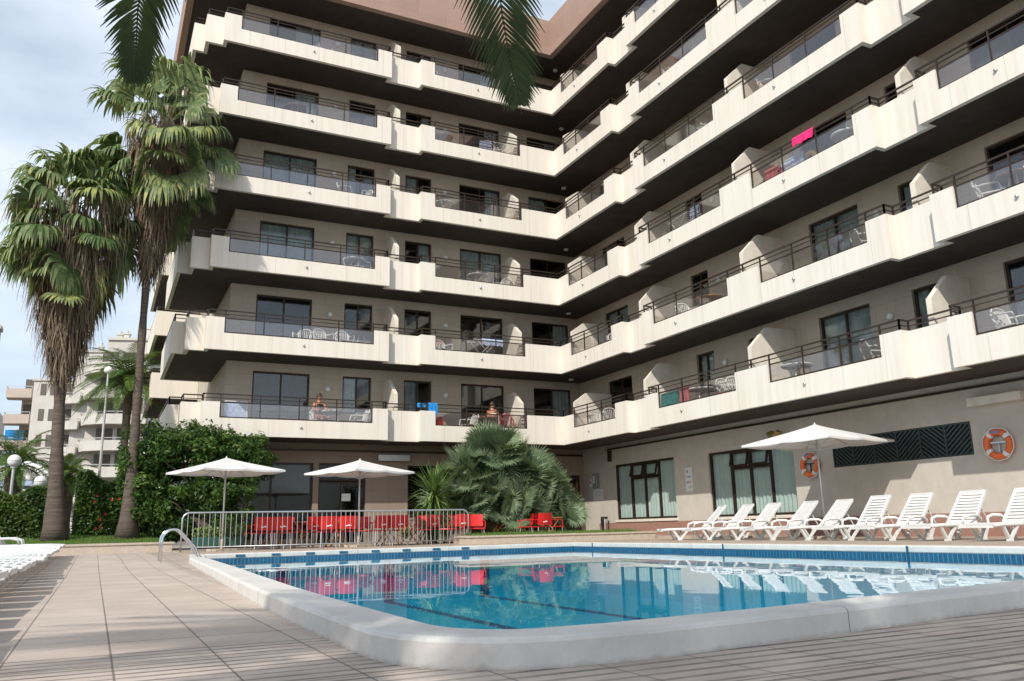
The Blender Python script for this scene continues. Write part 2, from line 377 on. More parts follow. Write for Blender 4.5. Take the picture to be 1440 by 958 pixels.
# ================================================================ SETTING: ground, decks, pool
Z1, H = 3.64, 2.8
def ztile(y):   # the near deck climbs a little towards the lawn
    t = max(0, min(1, (y+14)/10)); return 0.11*t*t*(3-2*t)
inner = [(-13.72,-7.40),(-14.0,-10.1),(-14.27,-16.2),(-14.40,-18.6),(-14.50,-20.7),(-14.55,-22.4),(-14.57,-23.88)]
for k in range(1, 8):
    a = math.pi+math.pi/2*k/8; inner.append((-14.56+0.38+0.38*math.cos(a), -23.93+0.385*math.sin(a)))
inner += [(-13.9,-24.325),(-12.9,-24.24),(-11.7,-24.08),(-10.2,-23.92),(-8,-23.75),(-4.1,-23.6)]
def offset(path, d):   # outward = to the right of travel here
    out = []
    for i, p in enumerate(path):
        a = Vector(path[max(i-1, 0)]); b = Vector(path[min(i+1, len(path)-1)])
        t = (b-a).normalized(); n = Vector((t.y, -t.x)); out.append((p[0]+n.x*d, p[1]+n.y*d))
    return out
outer = offset(inner, 0.27)
# base ground with a hole for the pool precinct
g = MB()
for x0, x1, y0, y1 in ((-1500,-60,-1500,1500),(60,1500,-1500,1500),(-60,60,-1500,-60),(-60,60,40,1500)):
    g.quad((x0,y0,-.02),(x1,y0,-.02),(x1,y1,-.02),(x0,y1,-.02))
g.quad((-60,-2,-.02),(-20,-2,-.02),(-20,40,-.02),(-60,40,-.02)); g.quad((-20,12,-.02),(60,12,-.02),(60,40,-.02),(-20,40,-.02))
tag(g.build('ground', 'far_ground'), kind='structure')
# near deck
d = MB()
ys = [-7.4-.0]+[]
for (xa, ya), (xb, yb) in zip(outer[:7], outer[1:7]):
    n = 6
    for k in range(n):
        y0 = ya+(yb-ya)*k/n; y1 = ya+(yb-ya)*(k+1)/n; xx0 = xa+(xb-xa)*k/n; xx1 = xa+(xb-xa)*(k+1)/n
        d.quad((-60,y1,ztile(y1)),(xx1,y1,ztile(y1)),(xx0,y0,ztile(y0)),(-60,y0,ztile(y0)))
ya, xa = outer[0][1], outer[0][0]
for k in range(12):
    y0 = ya+(-2.0-ya)*k/12; y1 = ya+(-2.0-ya)*(k+1)/12
    d.quad((-60,y0,ztile(y0)),(-13.95,y0,ztile(y0)),(-13.95,y1,ztile(y1)),(-60,y1,ztile(y1)))
front = [p for p in outer if p[1] <= outer[6][1]+1e-6]
yb = outer[6][1]
pts = [(-60, yb)] + [p for p in front] + [(-3.8, -60), (-60, -60)]
i = [d.V((x, y, 0)) for x, y in pts]; d.f.append(i)
tag(d.build('pool_deck', 'deck'), kind='structure')
for o in (C.objects['pool_deck'],):
    bm = bmesh.new(); bm.from_mesh(o.data); bmesh.ops.triangulate(bm, faces=[f for f in bm.faces if len(f.verts) > 4]); bmesh.ops.recalc_face_normals(bm, faces=bm.faces); bm.to_mesh(o.data); bm.free()
# far deck (raised to coping level)
fd = MB()
fd.prism([(-13.99,-7.12),(-3.82,-7.12),(-3.82,-60),(60,-60),(60,12),(-13.99,12)], -0.3, 0.13)
tag(fd.build('terrace', 'deck_far'), kind='structure')
# coping along the near and left edge (profile sweep)
prof = [(0.0,-0.10),(0.0,0.105),(0.015,0.12),(0.28,0.12),(0.297,0.114),(0.305,0.10),(0.305,-0.02)]
full = inner
cop = MB(); rings = []
path = [(-13.55,-4.6)]+full
offs = {dd: offset(path, dd) for dd in {p[0] for p in prof}}
for i in range(len(path)): rings.append([cop.V((*offs[dd][i], zz)) for dd, zz in prof])
for a, b in zip(rings, rings[1:]):
    for k in range(len(prof)-1): cop.f.append([a[k], b[k], b[k+1], a[k+1]])
cop.f.append(rings[0])
co = tag(cop.build('pool_coping', 'rim', smooth=False), kind='structure'); fixn(co)
# far and right coping: white fascia with rounded nose
fc = MB()
fc.box(-13.72,-3.80,-7.40,-7.10,0.012,0.122); fc.box(-4.10,-3.80,-23.6,-7.40,0.012,0.122)
fo = fc.build('pool_coping_far', 'rim', bevel=0.02); tag(fo, kind='structure')
# scalloped white blocks + blue squares along the far edge
sq = MB()
for k in range(8):
    x = -12.95+k*0.80
    sq.box(x-0.10, x+0.10, -7.425, -7.402, 0.05, 0.095)
tag(sq.build('pool_edge_tiles', 'waterline'), kind='structure')
# shell of the pool
ps = MB(); zb = -1.15
poly = [(x, y) for x, y in inner]+[(-4.1,-7.4)]
ii = [ps.V((x, y, zb)) for x, y in poly]; ps.f.append(ii)
n = len(poly)
for k in range(n):
    (xa, ya), (xb, yb2) = poly[k], poly[(k+1) % n]
    ps.quad((xa,ya,zb),(xb,yb2,zb),(xb,yb2,-0.13),(xa,ya,-0.13))
po = tag(ps.build('pool_basin', 'pool'), kind='structure'); fixn(po)
wl = MB()
poly2 = offset(inner, -0.006)+[(-4.106,-7.406)]
for k in range(n):
    (xa, ya), (xb, yb2) = poly2[k], poly2[(k+1) % n]
    wl.quad((xa,ya,-0.16),(xb,yb2,-0.16),(xb,yb2,0.012),(xa,ya,0.012))
tag(wl.build('pool_waterline_band', 'waterline'), kind='structure')
wt = MB(); ii = [wt.V((x, y, -0.06)) for x, y in poly]; wt.f.append(ii)
wo = tag(wt.build('water', 'water'), kind='structure')
for o in (po, wo):
    bm = bmesh.new(); bm.from_mesh(o.data); bmesh.ops.triangulate(bm, faces=[f for f in bm.faces if len(f.verts) > 4]); bm.to_mesh(o.data); bm.free()
# depth-mark lines painted on the far right coping
for yy, zz0 in ((-7.2-1.2, 0), (-13.6, 0), (-18.1, 0)):
    pm = MB(); pm.box(-4.112,-4.103, yy-0.02, yy+0.02, 0.0, 0.118); tag(pm.build('coping_joint', 'waterline'), kind='structure')
# raised lawns behind a low kerb wall
def lawn(x0, x1, y0, y1, ztop, name='lawn', rise=0.0):
    def zl(y): return ztop+min(max(y-y0-.17, 0), 2.2)*rise
    l = MB(); l.box(x0+.17, x1-.17, y0+.17, y1, 0.0, ztop-0.02, skip=('t',))
    yy = [y0+.17+min(y1-y0-.17, 2.2)*q/6 for q in range(7)]+([y1] if y1-y0 > 2.4 else [])
    for ya, yb in zip(yy, yy[1:]): l.quad((x0+.17,ya,zl(ya)-.02),(x1-.17,ya,zl(ya)-.02),(x1-.17,yb,zl(yb)-.02),(x0+.17,yb,zl(yb)-.02))
    tag(l.build(name, 'soil'), kind='structure')
    r = random.Random(int(x0*10)+99); b = MB()
    xg = max(x0, -24)
    area = (x1-xg)*min(y1-y0, 4.5)
    for k in range(int(min(area*700, 34000))):
        x = r.uniform(xg+.2, x1-.2); y = y0+.18+(min(y1-y0, 4.5)-.25)*r.random()**1.5; h = r.uniform(.03,.085)*(1+.4*math.sin(x*2.1)*math.sin(y*3))
        a = r.uniform(0, 6.28); dx, dy = math.cos(a)*.007, math.sin(a)*.007; lx, ly = r.uniform(-.03,.03), r.uniform(-.03,.03)
        zz = zl(y); i = [b.V((x-dx,y-dy,zz-.03)), b.V((x+dx,y+dy,zz-.03)), b.V((x+lx,y+ly,zz-.02+h))]; b.f.append(i)
    tag(b.build('grass', 'grass'), 'short green grass growing on the raised lawn' , kind='stuff')
lawn(-60, -14.0, -2.0, 12, 0.37, rise=.10)
lawn(-6.6, -0.3, -6.0, -4.9, 0.35, rise=.09)
k = MB()
k.box(-60,-14.0,-2.0,-1.82,0.0,0.33); k.box(-60,-13.96,-2.03,-1.80,0.33,0.385)
tag(k.build('lawn_kerb_wall', 'grout'), 'low stone kerb wall in front of the left lawn under the palms', 'kerb wall')
k = MB()
k.box(-6.6,-0.3,-6.0,-5.84,0.05,0.31); k.box(-6.63,-0.27,-6.03,-5.81,0.31,0.36); k.box(-6.6,-6.44,-5.84,-4.9,0.05,0.31); k.box(-6.63,-6.41,-5.81,-4.9,0.31,0.36)
k.box(-0.46,-0.3,-5.84,-4.9,0.05,0.31); k.box(-0.49,-0.27,-5.81,-4.9,0.31,0.36); k.box(-6.6,-.3,-4.899,-4.8,.05,.33)
tag(k.build('lawn_kerb_wall', 'grout'), 'long pinkish kerb wall round the lawn bed behind the far pool edge', 'kerb wall')
pv = MB(); pv.box(-0.27, 1.87, -9.5, 1.7, 0.1, 0.2)
tag(pv.build('path', 'deck_far'), kind='structure')

# ================================================================ HOTEL
hotel = empty('hotel_building', (0, 0, 0))
tag(hotel, 'L-shaped beige hotel block with six rows of cream balconies behind the pool', 'hotel')
WA, WB = 1.75, 1.87          # wall planes
# outline of a balcony row (front face), left side -> wing A -> wing B
PA = [(-12.35,6.4),(-14.2,6.4),(-14.2,1.1),(-13.84,1.1),(-13.84,.37),(-13.27,.37),(-13.27,0),(-7.08,0),(-7.08,.3),(-5.87,.3),(-5.87,0),(0,0)]
PB = [(0,0),(0,-4.35),(.3,-4.35),(.3,-5.55),(0,-5.55),(0,-15.36),(.3,-15.36),(.3,-16.52),(0,-16.52),(0,-26.3),(.3,-26.3),(.3,-27.4)]
PALL = PA+PB[1:]
def off_ax(path, d):
    """offset an axis-aligned open path to its left by d"""
    out = []
    n = len(path)
    for i in range(n):
        def nrm(a, b):
            t = Vector((b[0]-a[0], b[1]-a[1])).normalized(); return Vector((-t.y, t.x))
        n1 = nrm(path[i-1], path[i]) if i > 0 else None
        n2 = nrm(path[i], path[i+1]) if i < n-1 else None
        if n1 is None: n1 = n2
        if n2 is None: n2 = n1
        p = Vector(path[i])
        if (n1-n2).length < 1e-6: q = p+n1*d
        else: q = p+(n1+n2)*d
        out.append((q.x, q.y))
    return out
glassA = [(-12.7,-7.62),(-5.3,-1.55)]
glassB = [(-0.75,-3.66),(-6.12,-9.83),(-11.13,-14.78),(-17.08,-20.8),(-22.1,-25.75)]
GA = [((a,0),(b,0)) for a, b in glassA]; GB = [((0,a),(0,b)) for a, b in glassB]
PIN = off_ax(PALL, 0.13)
def subsegs(i):
    """pieces of segment i of PALL: (p,q,inner p,inner q,low?)"""
    a, b = Vector(PALL[i]), Vector(PALL[i+1]); ia, ib = Vector(PIN[i]), Vector(PIN[i+1])
    d = (b-a).normalized(); n = Vector((-d.y, d.x))*0.13
    cuts = []
    for p, q in GA+GB:
        p, q = Vector(p), Vector(q)
        if abs((p-a).cross(d) if False else (p.x-a.x)*d.y-(p.y-a.y)*d.x) < 1e-6 and (p-a).dot(d) > 0 and (q-b).dot(d) < 0: cuts.append((p, q))
    cuts.sort(key=lambda c: (c[0]-a).dot(d))
    out = []; cur, icur = a, ia
    for p, q in cuts:
        out.append((cur, p, icur, p+n, False)); out.append((p, q, p+n, q+n, True)); cur, icur = q, q+n
    out.append((cur, b, icur, ib, False)); return out
PAR, LOW, FLO = 1.09, 0.57, 0.30
ROWS = ['lowest', 'second', 'third', 'fourth', 'fifth', 'top']
def band(mb, segs, z, closed_ends=True):
    allp = []
    for i in segs: allp += subsegs(i)
    for j, (p, q, ip, iq, low) in enumerate(allp):
        h = z+(LOW if low else PAR)
        P = lambda v, zz: (v.x, v.y, zz)
        mb.quad(P(p,z),P(q,z),P(q,h),P(p,h)); mb.quad(P(iq,z+.02),P(ip,z+.02),P(ip,h),P(iq,h)); mb.quad(P(p,h),P(q,h),P(iq,h),P(ip,h)); mb.quad(P(ip,z),P(iq,z),P(q,z),P(p,z))
        if low:
            for v, iv in ((p, ip), (q, iq)): mb.quad(P(v,h),P(iv,h),P(iv,z+PAR),P(v,z+PAR))
    for v, iv in ((allp[0][0], allp[0][2]), (allp[-1][1], allp[-1][3])):
        mb.quad((v.x,v.y,z),(iv.x,iv.y,z),(iv.x,iv.y,z+PAR),(v.x,v.y,z+PAR))
RC = off_ax(PALL, 0.065)
def rails(mb, idx, z):
    pts = [Vector((*RC[i], 0)) for i in idx]
    for zz, w_ in ((1.34, .042), (1.215, .026)):
        for a, b in zip(pts, pts[1:]):
            d_ = (b-a).normalized()*w_/2
            mb.bar(a+Vector((0,0,z+zz))-d_, b+Vector((0,0,z+zz+.0))+d_, w_, w_*0.9)
    for a, b in zip(pts, pts[1:]):
        l = (b-a).length; n = max(1, round(l/2.4)); d_ = (b-a).normalized()
        for k in range(n+1):
            if l < 0.8 and k: continue
            p = a+(b-a)*(k/n)
            if any(min(u[0],v[0])-.05 <= p.x <= max(u[0],v[0])+.05 and min(u[1],v[1])-.05 <= p.y+0 <= max(u[1],v[1])+.15 for u, v in GA) or any(min(u[1],v[1])-.05 <= p.y <= max(u[1],v[1])+.05 and abs(p.x-.065) < .1 for u, v in GB): continue
            mb.bar(p+Vector((0,0,z+PAR)), p+Vector((0,0,z+1.32)), .035)
def bay(z, u, v, parent, hang=None):
    """one glazed opening in a parapet, u -> v along the front face"""
    a, b = Vector((*u, 0)), Vector((*v, 0)); d_ = (b-a).normalized(); n_ = Vector((-d_.y, d_.x, 0))*.065
    r = MB(); l = (b-a).length; n = 4 if l > 4.5 else 3
    r.bar(a+n_+Vector((0,0,z+.60)), b+n_+Vector((0,0,z+.60)), .035, .035)
    r.bar(a+n_+Vector((0,0,z+1.075)), b+n_+Vector((0,0,z+1.075)), .035, .035)
    for k in range(n+1):
        p = a+n_+(b-a)*(k/n)
        if k == 0: p += d_*.025
        if k == n: p -= d_*.025
        r.bar(p+Vector((0,0,z+LOW)), p+Vector((0,0,z+1.33)), .034)
    fr = r.build('glazed_railing', 'rail', parent)
    g_ = MB(); g_.bar(a+n_*.9+Vector((0,0,z+.84)), b+n_*.9+Vector((0,0,z+.84)), .010, .43)
    g_.build('glass_panel', 'smoked', fr)
def fin_A(x, z, parent, o=(.16, 1.72), ap=(1.0, 2.36), name='partition'):
    m_ = MB(); t = .07
    prof = [(o[0], FLO-.05), (o[0], o[1]), (ap[0], ap[1]), (WA+.02, ap[1]), (WA+.02, FLO-.05)]
    a = [m_.V((x-t, y, z+zz)) for y, zz in prof]; b = [m_.V((x+t, y, z+zz)) for y, zz in prof]
    m_.f += [a, b[::-1]]
    for k in range(5): m_.f.append([a[k], b[k], b[(k+1)%5], a[(k+1)%5]])
    fixn(m_.build(name, 'fin', parent))
def fin_B(d_, z, parent, o=(.16, 1.72), ap=(.82, 2.33)):
    m_ = MB(); t = .07
    prof = [(o[0], FLO-.05), (o[0], o[1]), (ap[0], ap[1]), (WB+.02, ap[1]), (WB+.02, FLO-.05)]
    a = [m_.V((x, -d_-t, z+zz)) for x, zz in prof]; b = [m_.V((x, -d_+t, z+zz)) for x, zz in prof]
    m_.f += [a, b[::-1]]
    for k in range(5): m_.f.append([a[k], b[k], b[(k+1)%5], a[(k+1)%5]])
    fixn(m_.build('partition', 'fin', parent))
def spout(z, p, n_, parent):
    m_ = MB(); p = Vector((*p, z+.34)); n_ = Vector((*n_, 0))
    m_.tube([p-n_*.01, p+n_*.05], .036, 10)
    m_.build('drain_spout', 'alu', parent, smooth=True)

nA = len(PA)-1; nB = len(PB)-1
for k in range(6):
    z = Z1+k*H
    # wing A balcony row
    mb = MB(); band(mb, range(0, nA), z)
    bA = mb.build('balcony', 'band', hotel); fixn(bA)
    s = MB(); poly = [PIN[i] for i in range(0, nA+1)]
    poly[-1] = (PIN[nA][0], PIN[nA][1])
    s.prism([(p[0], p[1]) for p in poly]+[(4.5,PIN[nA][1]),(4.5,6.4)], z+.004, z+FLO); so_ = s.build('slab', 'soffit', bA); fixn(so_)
    rl = MB(); rails(rl, range(1, nA+1), z); rl.build('railing', 'rail', bA)
    for u, v in GA: bay(z, u, v, bA)
    fin_A(-6.65, z, bA, (.44, 1.72), (1.2, 2.36)); fin_A(-1.62, z, bA, (.3, 1.6), (.95, 2.1))
    for x in (-10.1, -3.45): spout(z, (x, 0), (0,-1), bA)
    # wing B balcony row
    mb = MB(); band(mb, range(nA, nA+nB), z)
    bB = mb.build('balcony', 'band', hotel); fixn(bB)
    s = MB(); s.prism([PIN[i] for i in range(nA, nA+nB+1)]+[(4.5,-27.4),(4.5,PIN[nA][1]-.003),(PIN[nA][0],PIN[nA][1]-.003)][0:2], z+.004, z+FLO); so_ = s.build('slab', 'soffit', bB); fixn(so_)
    rl = MB(); rails(rl, range(nA, nA+nB+1), z); rl.build('railing', 'rail', bB)
    for u, v in GB: bay(z, u, v, bB)
    fin_B(.55, z, bB, (.2, 1.6), (.75, 1.98))
    for dd, o_, a_ in ((4.88,.44,1.05),(10.35,.15,.8),(15.84,.44,1.1),(21.4,.15,.8)): fin_B(dd, z, bB, (o_, 1.74), (a_, 2.36))
    for dd in (1.9, 7.35, 12.4, 18.4, 23.5): spout(z, (0, -dd), (-1,0), bB)
    # recessed ceiling lamp near the corner
    lm = MB(); lm.disc((1.0 if k < 5 else .8, .95, z+H-.05 if k < 5 else z+H-.05), .10, .06, 14); lm.build('ceiling_lamp', 'opal', hotel)

# walls with openings
def wall_grid(mb, axis, plane, u0, u1, z0, z1, holes, t=.22):
    us = sorted({u0, u1, *[h[0] for h in holes], *[h[1] for h in holes]}); zs = sorted({z0, z1, *[h[2] for h in holes], *[h[3] for h in holes]})
    us = [u for u in us if u0 <= u <= u1]; zs = [q for q in zs if z0 <= q <= z1]
    solid = {}
    for i in range(len(us)-1):
        for j in range(len(zs)-1):
            cu, cz = (us[i]+us[i+1])/2, (zs[j]+zs[j+1])/2
            solid[i, j] = not any(h[0] < cu < h[1] and h[2] < cz < h[3] for h in holes)
    def P(u, d_, zz): return (u, plane+d_, zz) if axis == 'x' else (plane+d_, u, zz)
    for (i, j), s_ in solid.items():
        if not s_: continue
        a, b, c, d_ = us[i], us[i+1], zs[j], zs[j+1]
        mb.quad(P(a,0,c),P(b,0,c),P(b,0,d_),P(a,0,d_)); mb.quad(P(b,t,c),P(a,t,c),P(a,t,d_),P(b,t,d_))
        for (di, dj), e in {(-1,0):((a,c),(a,d_)), (1,0):((b,c),(b,d_)), (0,-1):((a,c),(b,c)), (0,1):((a,d_),(b,d_))}.items():
            if not solid.get((i+di, j+dj), False):
                (ua, za), (ub, zb_) = e; mb.quad(P(ua,0,za),P(ub,0,zb_),P(ub,t,zb_),P(ua,t,za))
ZT = Z1+6*H
opA = [(-11.46,-9.47,'door'),(-8.26,-7.18,'win'),(-5.9,-4.79,'win'),(-3.55,-1.67,'door'),(-.32,1.45,'win')]
opB = [(-2.1,-.45,'door'),(-6.85,-5.95,'win'),(-9.5,-8.5,'win'),(-13.1,-11.35,'door'),(-15.25,-14.38,'win'),(-18.6,-16.75,'door'),(-20.6,-19.5,'win'),(-24.1,-22.3,'door')]
hA, hB = [], []
for k in range(6):
    z = Z1+k*H
    for a, b, t_ in opA: hA.append((a, b, z+(.32 if t_ == 'door' else 1.12), z+2.5))
    for a, b, t_ in opB: hB.append((a, b, z+(.32 if t_ == 'door' else 1.12), z+2.5))
mb = MB(); wall_grid(mb, 'x', WA, -12.35, WB, Z1+.31, ZT+.1, hA); wl_ = mb.build('wall', 'wall', hotel); fixn(wl_)
mb = MB(); wall_grid(mb, 'y', WB, -27.4, WA-.003, Z1+.31, ZT+.1, hB); fixn(mb.build('wall', 'wall', hotel))
mb = MB(); mb.box(-12.348,-12.1,WA+.223,20,Z1,ZT+1.5); mb.build('side_wall', 'wall', hotel)
mb = MB(); mb.box(-12.0,4.4,WA+2.4,WA+2.5,0,ZT+1.4); mb.box(4.35,4.45,-27.4,WA+2.3,0,ZT+1.4)
# room dividers so that the glass shows separate rooms
for x in (-9.0, -6.6, -4.2, -1.2): mb.box(x, x+.1, WA+.24, WA+2.39, Z1+.31, ZT)
for y in (-3.3, -5.2, -7.8, -10.5, -14.0, -16.0, -19.2, -21.5): mb.box(WB+.24, 4.34, y, y+.1, Z1+.31, ZT)
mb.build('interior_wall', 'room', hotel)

RW = random.Random(5)
def window(axis, plane, a, b, z0, z1, kind, curtain='rand', panels=2, parent=None, cm='curtain', recess=.08, pm='pane'):
    """frame (part) > pane, curtain; axis 'x': runs along x in a wall facing -y"""
    fr = MB()
    def B(u0, u1, d0, d1, q0, q1, mb_): 
        if axis == 'x': mb_.box(u0, u1, plane+d0, plane+d1, q0, q1)
        else: mb_.box(plane+d0, plane+d1, u0, u1, q0, q1)
    w_ = .06; d0, d1 = recess, recess+.07
    B(a, a+w_, d0, d1, z0, z1, fr); B(b-w_, b, d0, d1, z0, z1, fr); B(a+w_, b-w_, d0, d1, z1-w_, z1, fr); B(a+w_, b-w_, d0, d1, z0, z0+w_, fr)
    for q in range(1, panels):
        u = a+(b-a)*q/panels; B(u-.03, u+.03, d0+.004, d1-.004, z0+w_, z1-w_, fr)
    f = fr.build('sliding_door' if kind == 'door' else 'window', 'frame', parent or hotel)
    pn = MB(); openside = kind == 'door' and curtain == 'open'
    B(a+w_, b-w_, d0+.03, d0+.038, z0+w_, z1-w_, pn) if not openside else B(a+w_, (a+b)/2, d0+.03, d0+.038, z0+w_, z1-w_, pn)
    pn.build('pane', pm, f)
    st = RW.random()
    if curtain == 'none' or (curtain == 'rand' and st < .22): return f
    if curtain == 'rand':
        spans = [(a+.02, b-.02)] if st < .55 else ([(a+.02, a+(b-a)*RW.uniform(.3,.6))] if st < .8 else [(b-(b-a)*RW.uniform(.3,.6), b-.02)])
    elif curtain == 'open': spans = [(a+.02, a+(b-a)*.3)]
    else: spans = [(a+.02, b-.02)]
    ct = MB()
    for u0, u1 in spans:
        n = max(8, int((u1-u0)/.03)); prev = None; ph = RW.uniform(0, 6)
        for i in range(n+1):
            u = u0+(u1-u0)*i/n; dd = .2+.028*math.sin(i*1.15+ph)+.012*math.sin(i*.41+ph)
            cur = (u, dd)
            if prev:
                if axis == 'x': ct.quad((prev[0],plane+prev[1],z0+.03),(cur[0],plane+cur[1],z0+.03),(cur[0],plane+cur[1],z1-.02),(prev[0],plane+prev[1],z1-.02))
                else: ct.quad((plane+prev[1],prev[0],z0+.03),(plane+cur[1],cur[0],z0+.03),(plane+cur[1],cur[0],z1-.02),(plane+prev[1],prev[0],z1-.02))
            prev = cur
    ct.build('curtain', cm, f)
    return f
for k in range(6):
    z = Z1+k*H
    for i, (a, b, t_) in enumerate(opA):
        c = 'rand'
        if k in (1, 2) and i == 0: c = 'full' if k == 2 else 'none'
        if k == 0 and i in (0, 3): c = 'none'
        if k == 1 and i in (3,): c = 'none'
        window('x', WA, a, b, z+(.32 if t_ == 'door' else 1.12), z+2.5, t_, c)
    for i, (a, b, t_) in enumerate(opB):
        window('y', WB, a, b, z+(.32 if t_ == 'door' else 1.12), z+2.5, t_, 'full' if (i == 3 and k < 2) else 'rand')
# wall lamps beside the doors
for k in range(6):
    z = Z1+k*H
    for x in (-8.8, -4.2):
        m_ = MB(); m_.tube([(x, WA, z+1.98), (x, WA-.05, z+1.98), (x, WA-.10, z+1.98)], [.10, .105, .06], 12); m_.build('wall_lamp', 'white', hotel, smooth=True)
    for y in (-7.4, -13.7, -19.1):
        m_ = MB(); m_.tube([(WB, y, z+1.98), (WB-.05, y, z+1.98), (WB-.10, y, z+1.98)], [.10, .105, .06], 12); m_.build('wall_lamp', 'white', hotel, smooth=True)

# roof storey: soffit slab and granite fascia
PF = [(-14.45,24),(-14.45,0),(0,0),(0,-27.4)]
PFI = off_ax(PF, .25)
mb = MB()
for i in range(3):
    a, b, ia, ib = PF[i], PF[i+1], PFI[i], PFI[i+1]; z0, z1 = ZT, ZT+1.66
    mb.quad((*a,z0),(*b,z0),(*b,z1),(*a,z1)); mb.quad((*ib,z0),(*ia,z0),(*ia,z1),(*ib,z1)); mb.quad((*a,z1),(*b,z1),(*ib,z1),(*ia,z1)); mb.quad((*ia,z0),(*ib,z0),(*b,z0),(*a,z0))
fixn(mb.build('roof_fascia', 'fascia', hotel))
mb = MB(); mb.prism([PFI[0],PFI[1],PFI[2],PFI[3],(8,-27.4),(8,24)], ZT+.02, ZT+.35); fixn(mb.build('roof', 'soffit', hotel))

# rear balcony block on the left side of the building
mb = MB(); sb_ = MB(); rr = MB()
for k in range(0, 6):
    z = Z1+k*H
    x0 = -14.3
    b = MB(); b.box(x0, -12.36, 11.0, 11.13, z, z+PAR+.02); b.box(x0, x0+.13, 11.131, 18.0, z, z+PAR+.02)
    o = b.build('side_balcony', 'band', hotel)
    s = MB(); s.box(x0+.132, -12.36, 11.132, 18.0, z+.004, z+.25); s.build('slab', 'soffit', o)
    r_ = MB(); r_.bar((x0+.05,11.06,z+1.3),(-12.4,11.06,z+1.3),.05); r_.bar((x0+.05,11.06,z+1.3),(x0+.05,18,z+1.3),.05)
    for x in (x0+.05, -13.6, -12.5): r_.bar((x,11.06,z+PAR),(x,11.06,z+1.3),.035)
    r_.build('railing', 'rail', o)

# ---------------------------------------------------------------- ground floor
gA = [(-12.1,-9.25,.35,2.95),(-9.05,-7.35,.15,2.95),(-5.75,-3.1,1.0,2.9),(-.9,1.55,.15,2.6)]
mb = MB(); wall_grid(mb, 'x', 1.68, -12.35, 1.87, .13, Z1+.02, gA); fixn(mb.build('ground_floor_wall', 'gf_a', hotel))
mb = MB(); mb.box(-12.34,1.8,1.60,1.677,3.36,3.42); mb.build('cornice', 'frame', hotel)
gB = [(-4.34,-.62,.77,2.84),(-9.9,-6.16,.75,2.80),(-15.42,-11.34,1.95,2.72)]
mb = MB(); wall_grid(mb, 'y', WB, -27.4, 1.677, .13, Z1+.02, gB, .24); fixn(mb.build('ground_floor_wall', 'gf_b', hotel))
mb = MB(); mb.box(WB-.05,WB-.003,-27.4,-.2,3.44,3.50); mb.build('cornice', 'frame', hotel)
mb = MB(); mb.box(WB-.035,WB-.003,-27.4,.6,.13,.66); mb.build('plinth', 'plinth', hotel)
for a, b, z0, z1 in gB[:2]:
    s_ = MB(); s_.box(WB-.07, WB+.1, a-.05, b+.05, z0-.09, z0-.003); s_.build('window_sill', 'fin', hotel)
    # big fixed window: four bays, two middle ones with a tilting fanlight
    fr = MB(); w_ = .07; P0 = WB+.06
    L_ = b-a; us = [b, b-L_*.27, b-L_*.5, b-L_*.73, a]
    fr.box(P0, P0+.08, a, b, z1-w_, z1); fr.box(P0, P0+.08, a, b, z0, z0+w_)
    for u in us:
        u_ = min(max(u, a+w_/2), b-w_/2); fr.box(P0+.001, P0+.079, u_-w_/2, u_+w_/2, z0+w_, z1-w_)
    fr.box(P0+.002, P0+.078, us[3], us[1], z1-.62, z1-.52)
    f = fr.build('window', 'frame', hotel)
    for u, v in ((us[1], us[2]), (us[2], us[3])):
        q = MB(); u -= .06; v += .06; zt, zb_ = z1-.1, z1-.5
        for (ya, za, xa), (yb3, zb3, xb) in (((u,zt,0),(v,zt,0)),((v,zt,0),(v,zb_,-.10)),((v,zb_,-.10),(u,zb_,-.10)),((u,zb_,-.10),(u,zt,0))):
            q.bar((P0+xa, ya, za), (P0+xb, yb3, zb3), .055)
        q.build('fanlight', 'frame', f)
    p = MB(); p.box(P0+.035, P0+.043, a+w_, b-w_, z0+w_, z1-w_); p.build('pane', 'pane', f)
    ct = MB(); prev = None; n = int(L_/.03)
    for i in range(n+1):
        u = a+.03+(L_-.06)*i/n; dd = .17+.022*math.sin(i*1.1)+.012*math.sin(i*.37)
        if prev: ct.quad((WB+prev[1],prev[0],z0+.05),(WB+dd,u,z0+.05),(WB+dd,u,z1-.04),(WB+prev[1],prev[0],z1-.04))
        prev = (u, dd)
    ct.build('curtain', 'curtain_gf', f)
# chevron grille over the long hatch
a, b, z0, z1 = gB[2]
gr = MB(); P0 = WB+.03
for u in [a+.02, b-.02]+[a+(b-a)*q/6 for q in range(1, 6)]: gr.bar((P0, u, z0), (P0, u, z1), .05)
gr.bar((P0,a,z0+.02),(P0,b,z0+.02),.04); gr.bar((P0,a,z1-.02),(P0,b,z1-.02),.04)
nb = 6; wbay = (b-a)/nb
for q in range(nb):
    u0 = a+wbay*q; s = 1 if q % 2 else -1
    for j in range(-5, 9):
        za = z0+j*.115; c0 = (u0, za) if s > 0 else (u0+wbay, za); c1 = (u0+wbay, za+wbay*.85) if s > 0 else (u0, za+wbay*.85)
        # clip to the opening height
        (ua, zA), (ub, zB) = c0, c1
        if zB < z0 or zA > z1: continue
        if zA < z0: t_ = (z0-zA)/(zB-zA); ua = ua+(ub-ua)*t_; zA = z0
        if zB > z1: t_ = (z1-zA)/(zB-zA); ub = ua+(ub-ua)*t_; zB = z1
        if zB-zA > .03: gr.bar((P0, ua, zA), (P0, ub, zB), .022, .05)
M['grille'] = plain('dark_green_grey_grille', (0.035, 0.05, 0.048), 0.35, 0.3)
g_ = gr.build('hatch_grille', 'grille', hotel)
bk = MB(); bk.box(WB+.22, WB+.3, a-.05, b+.05, z0-.05, z1+.05); bk.build('back_panel', 'dark', g_)
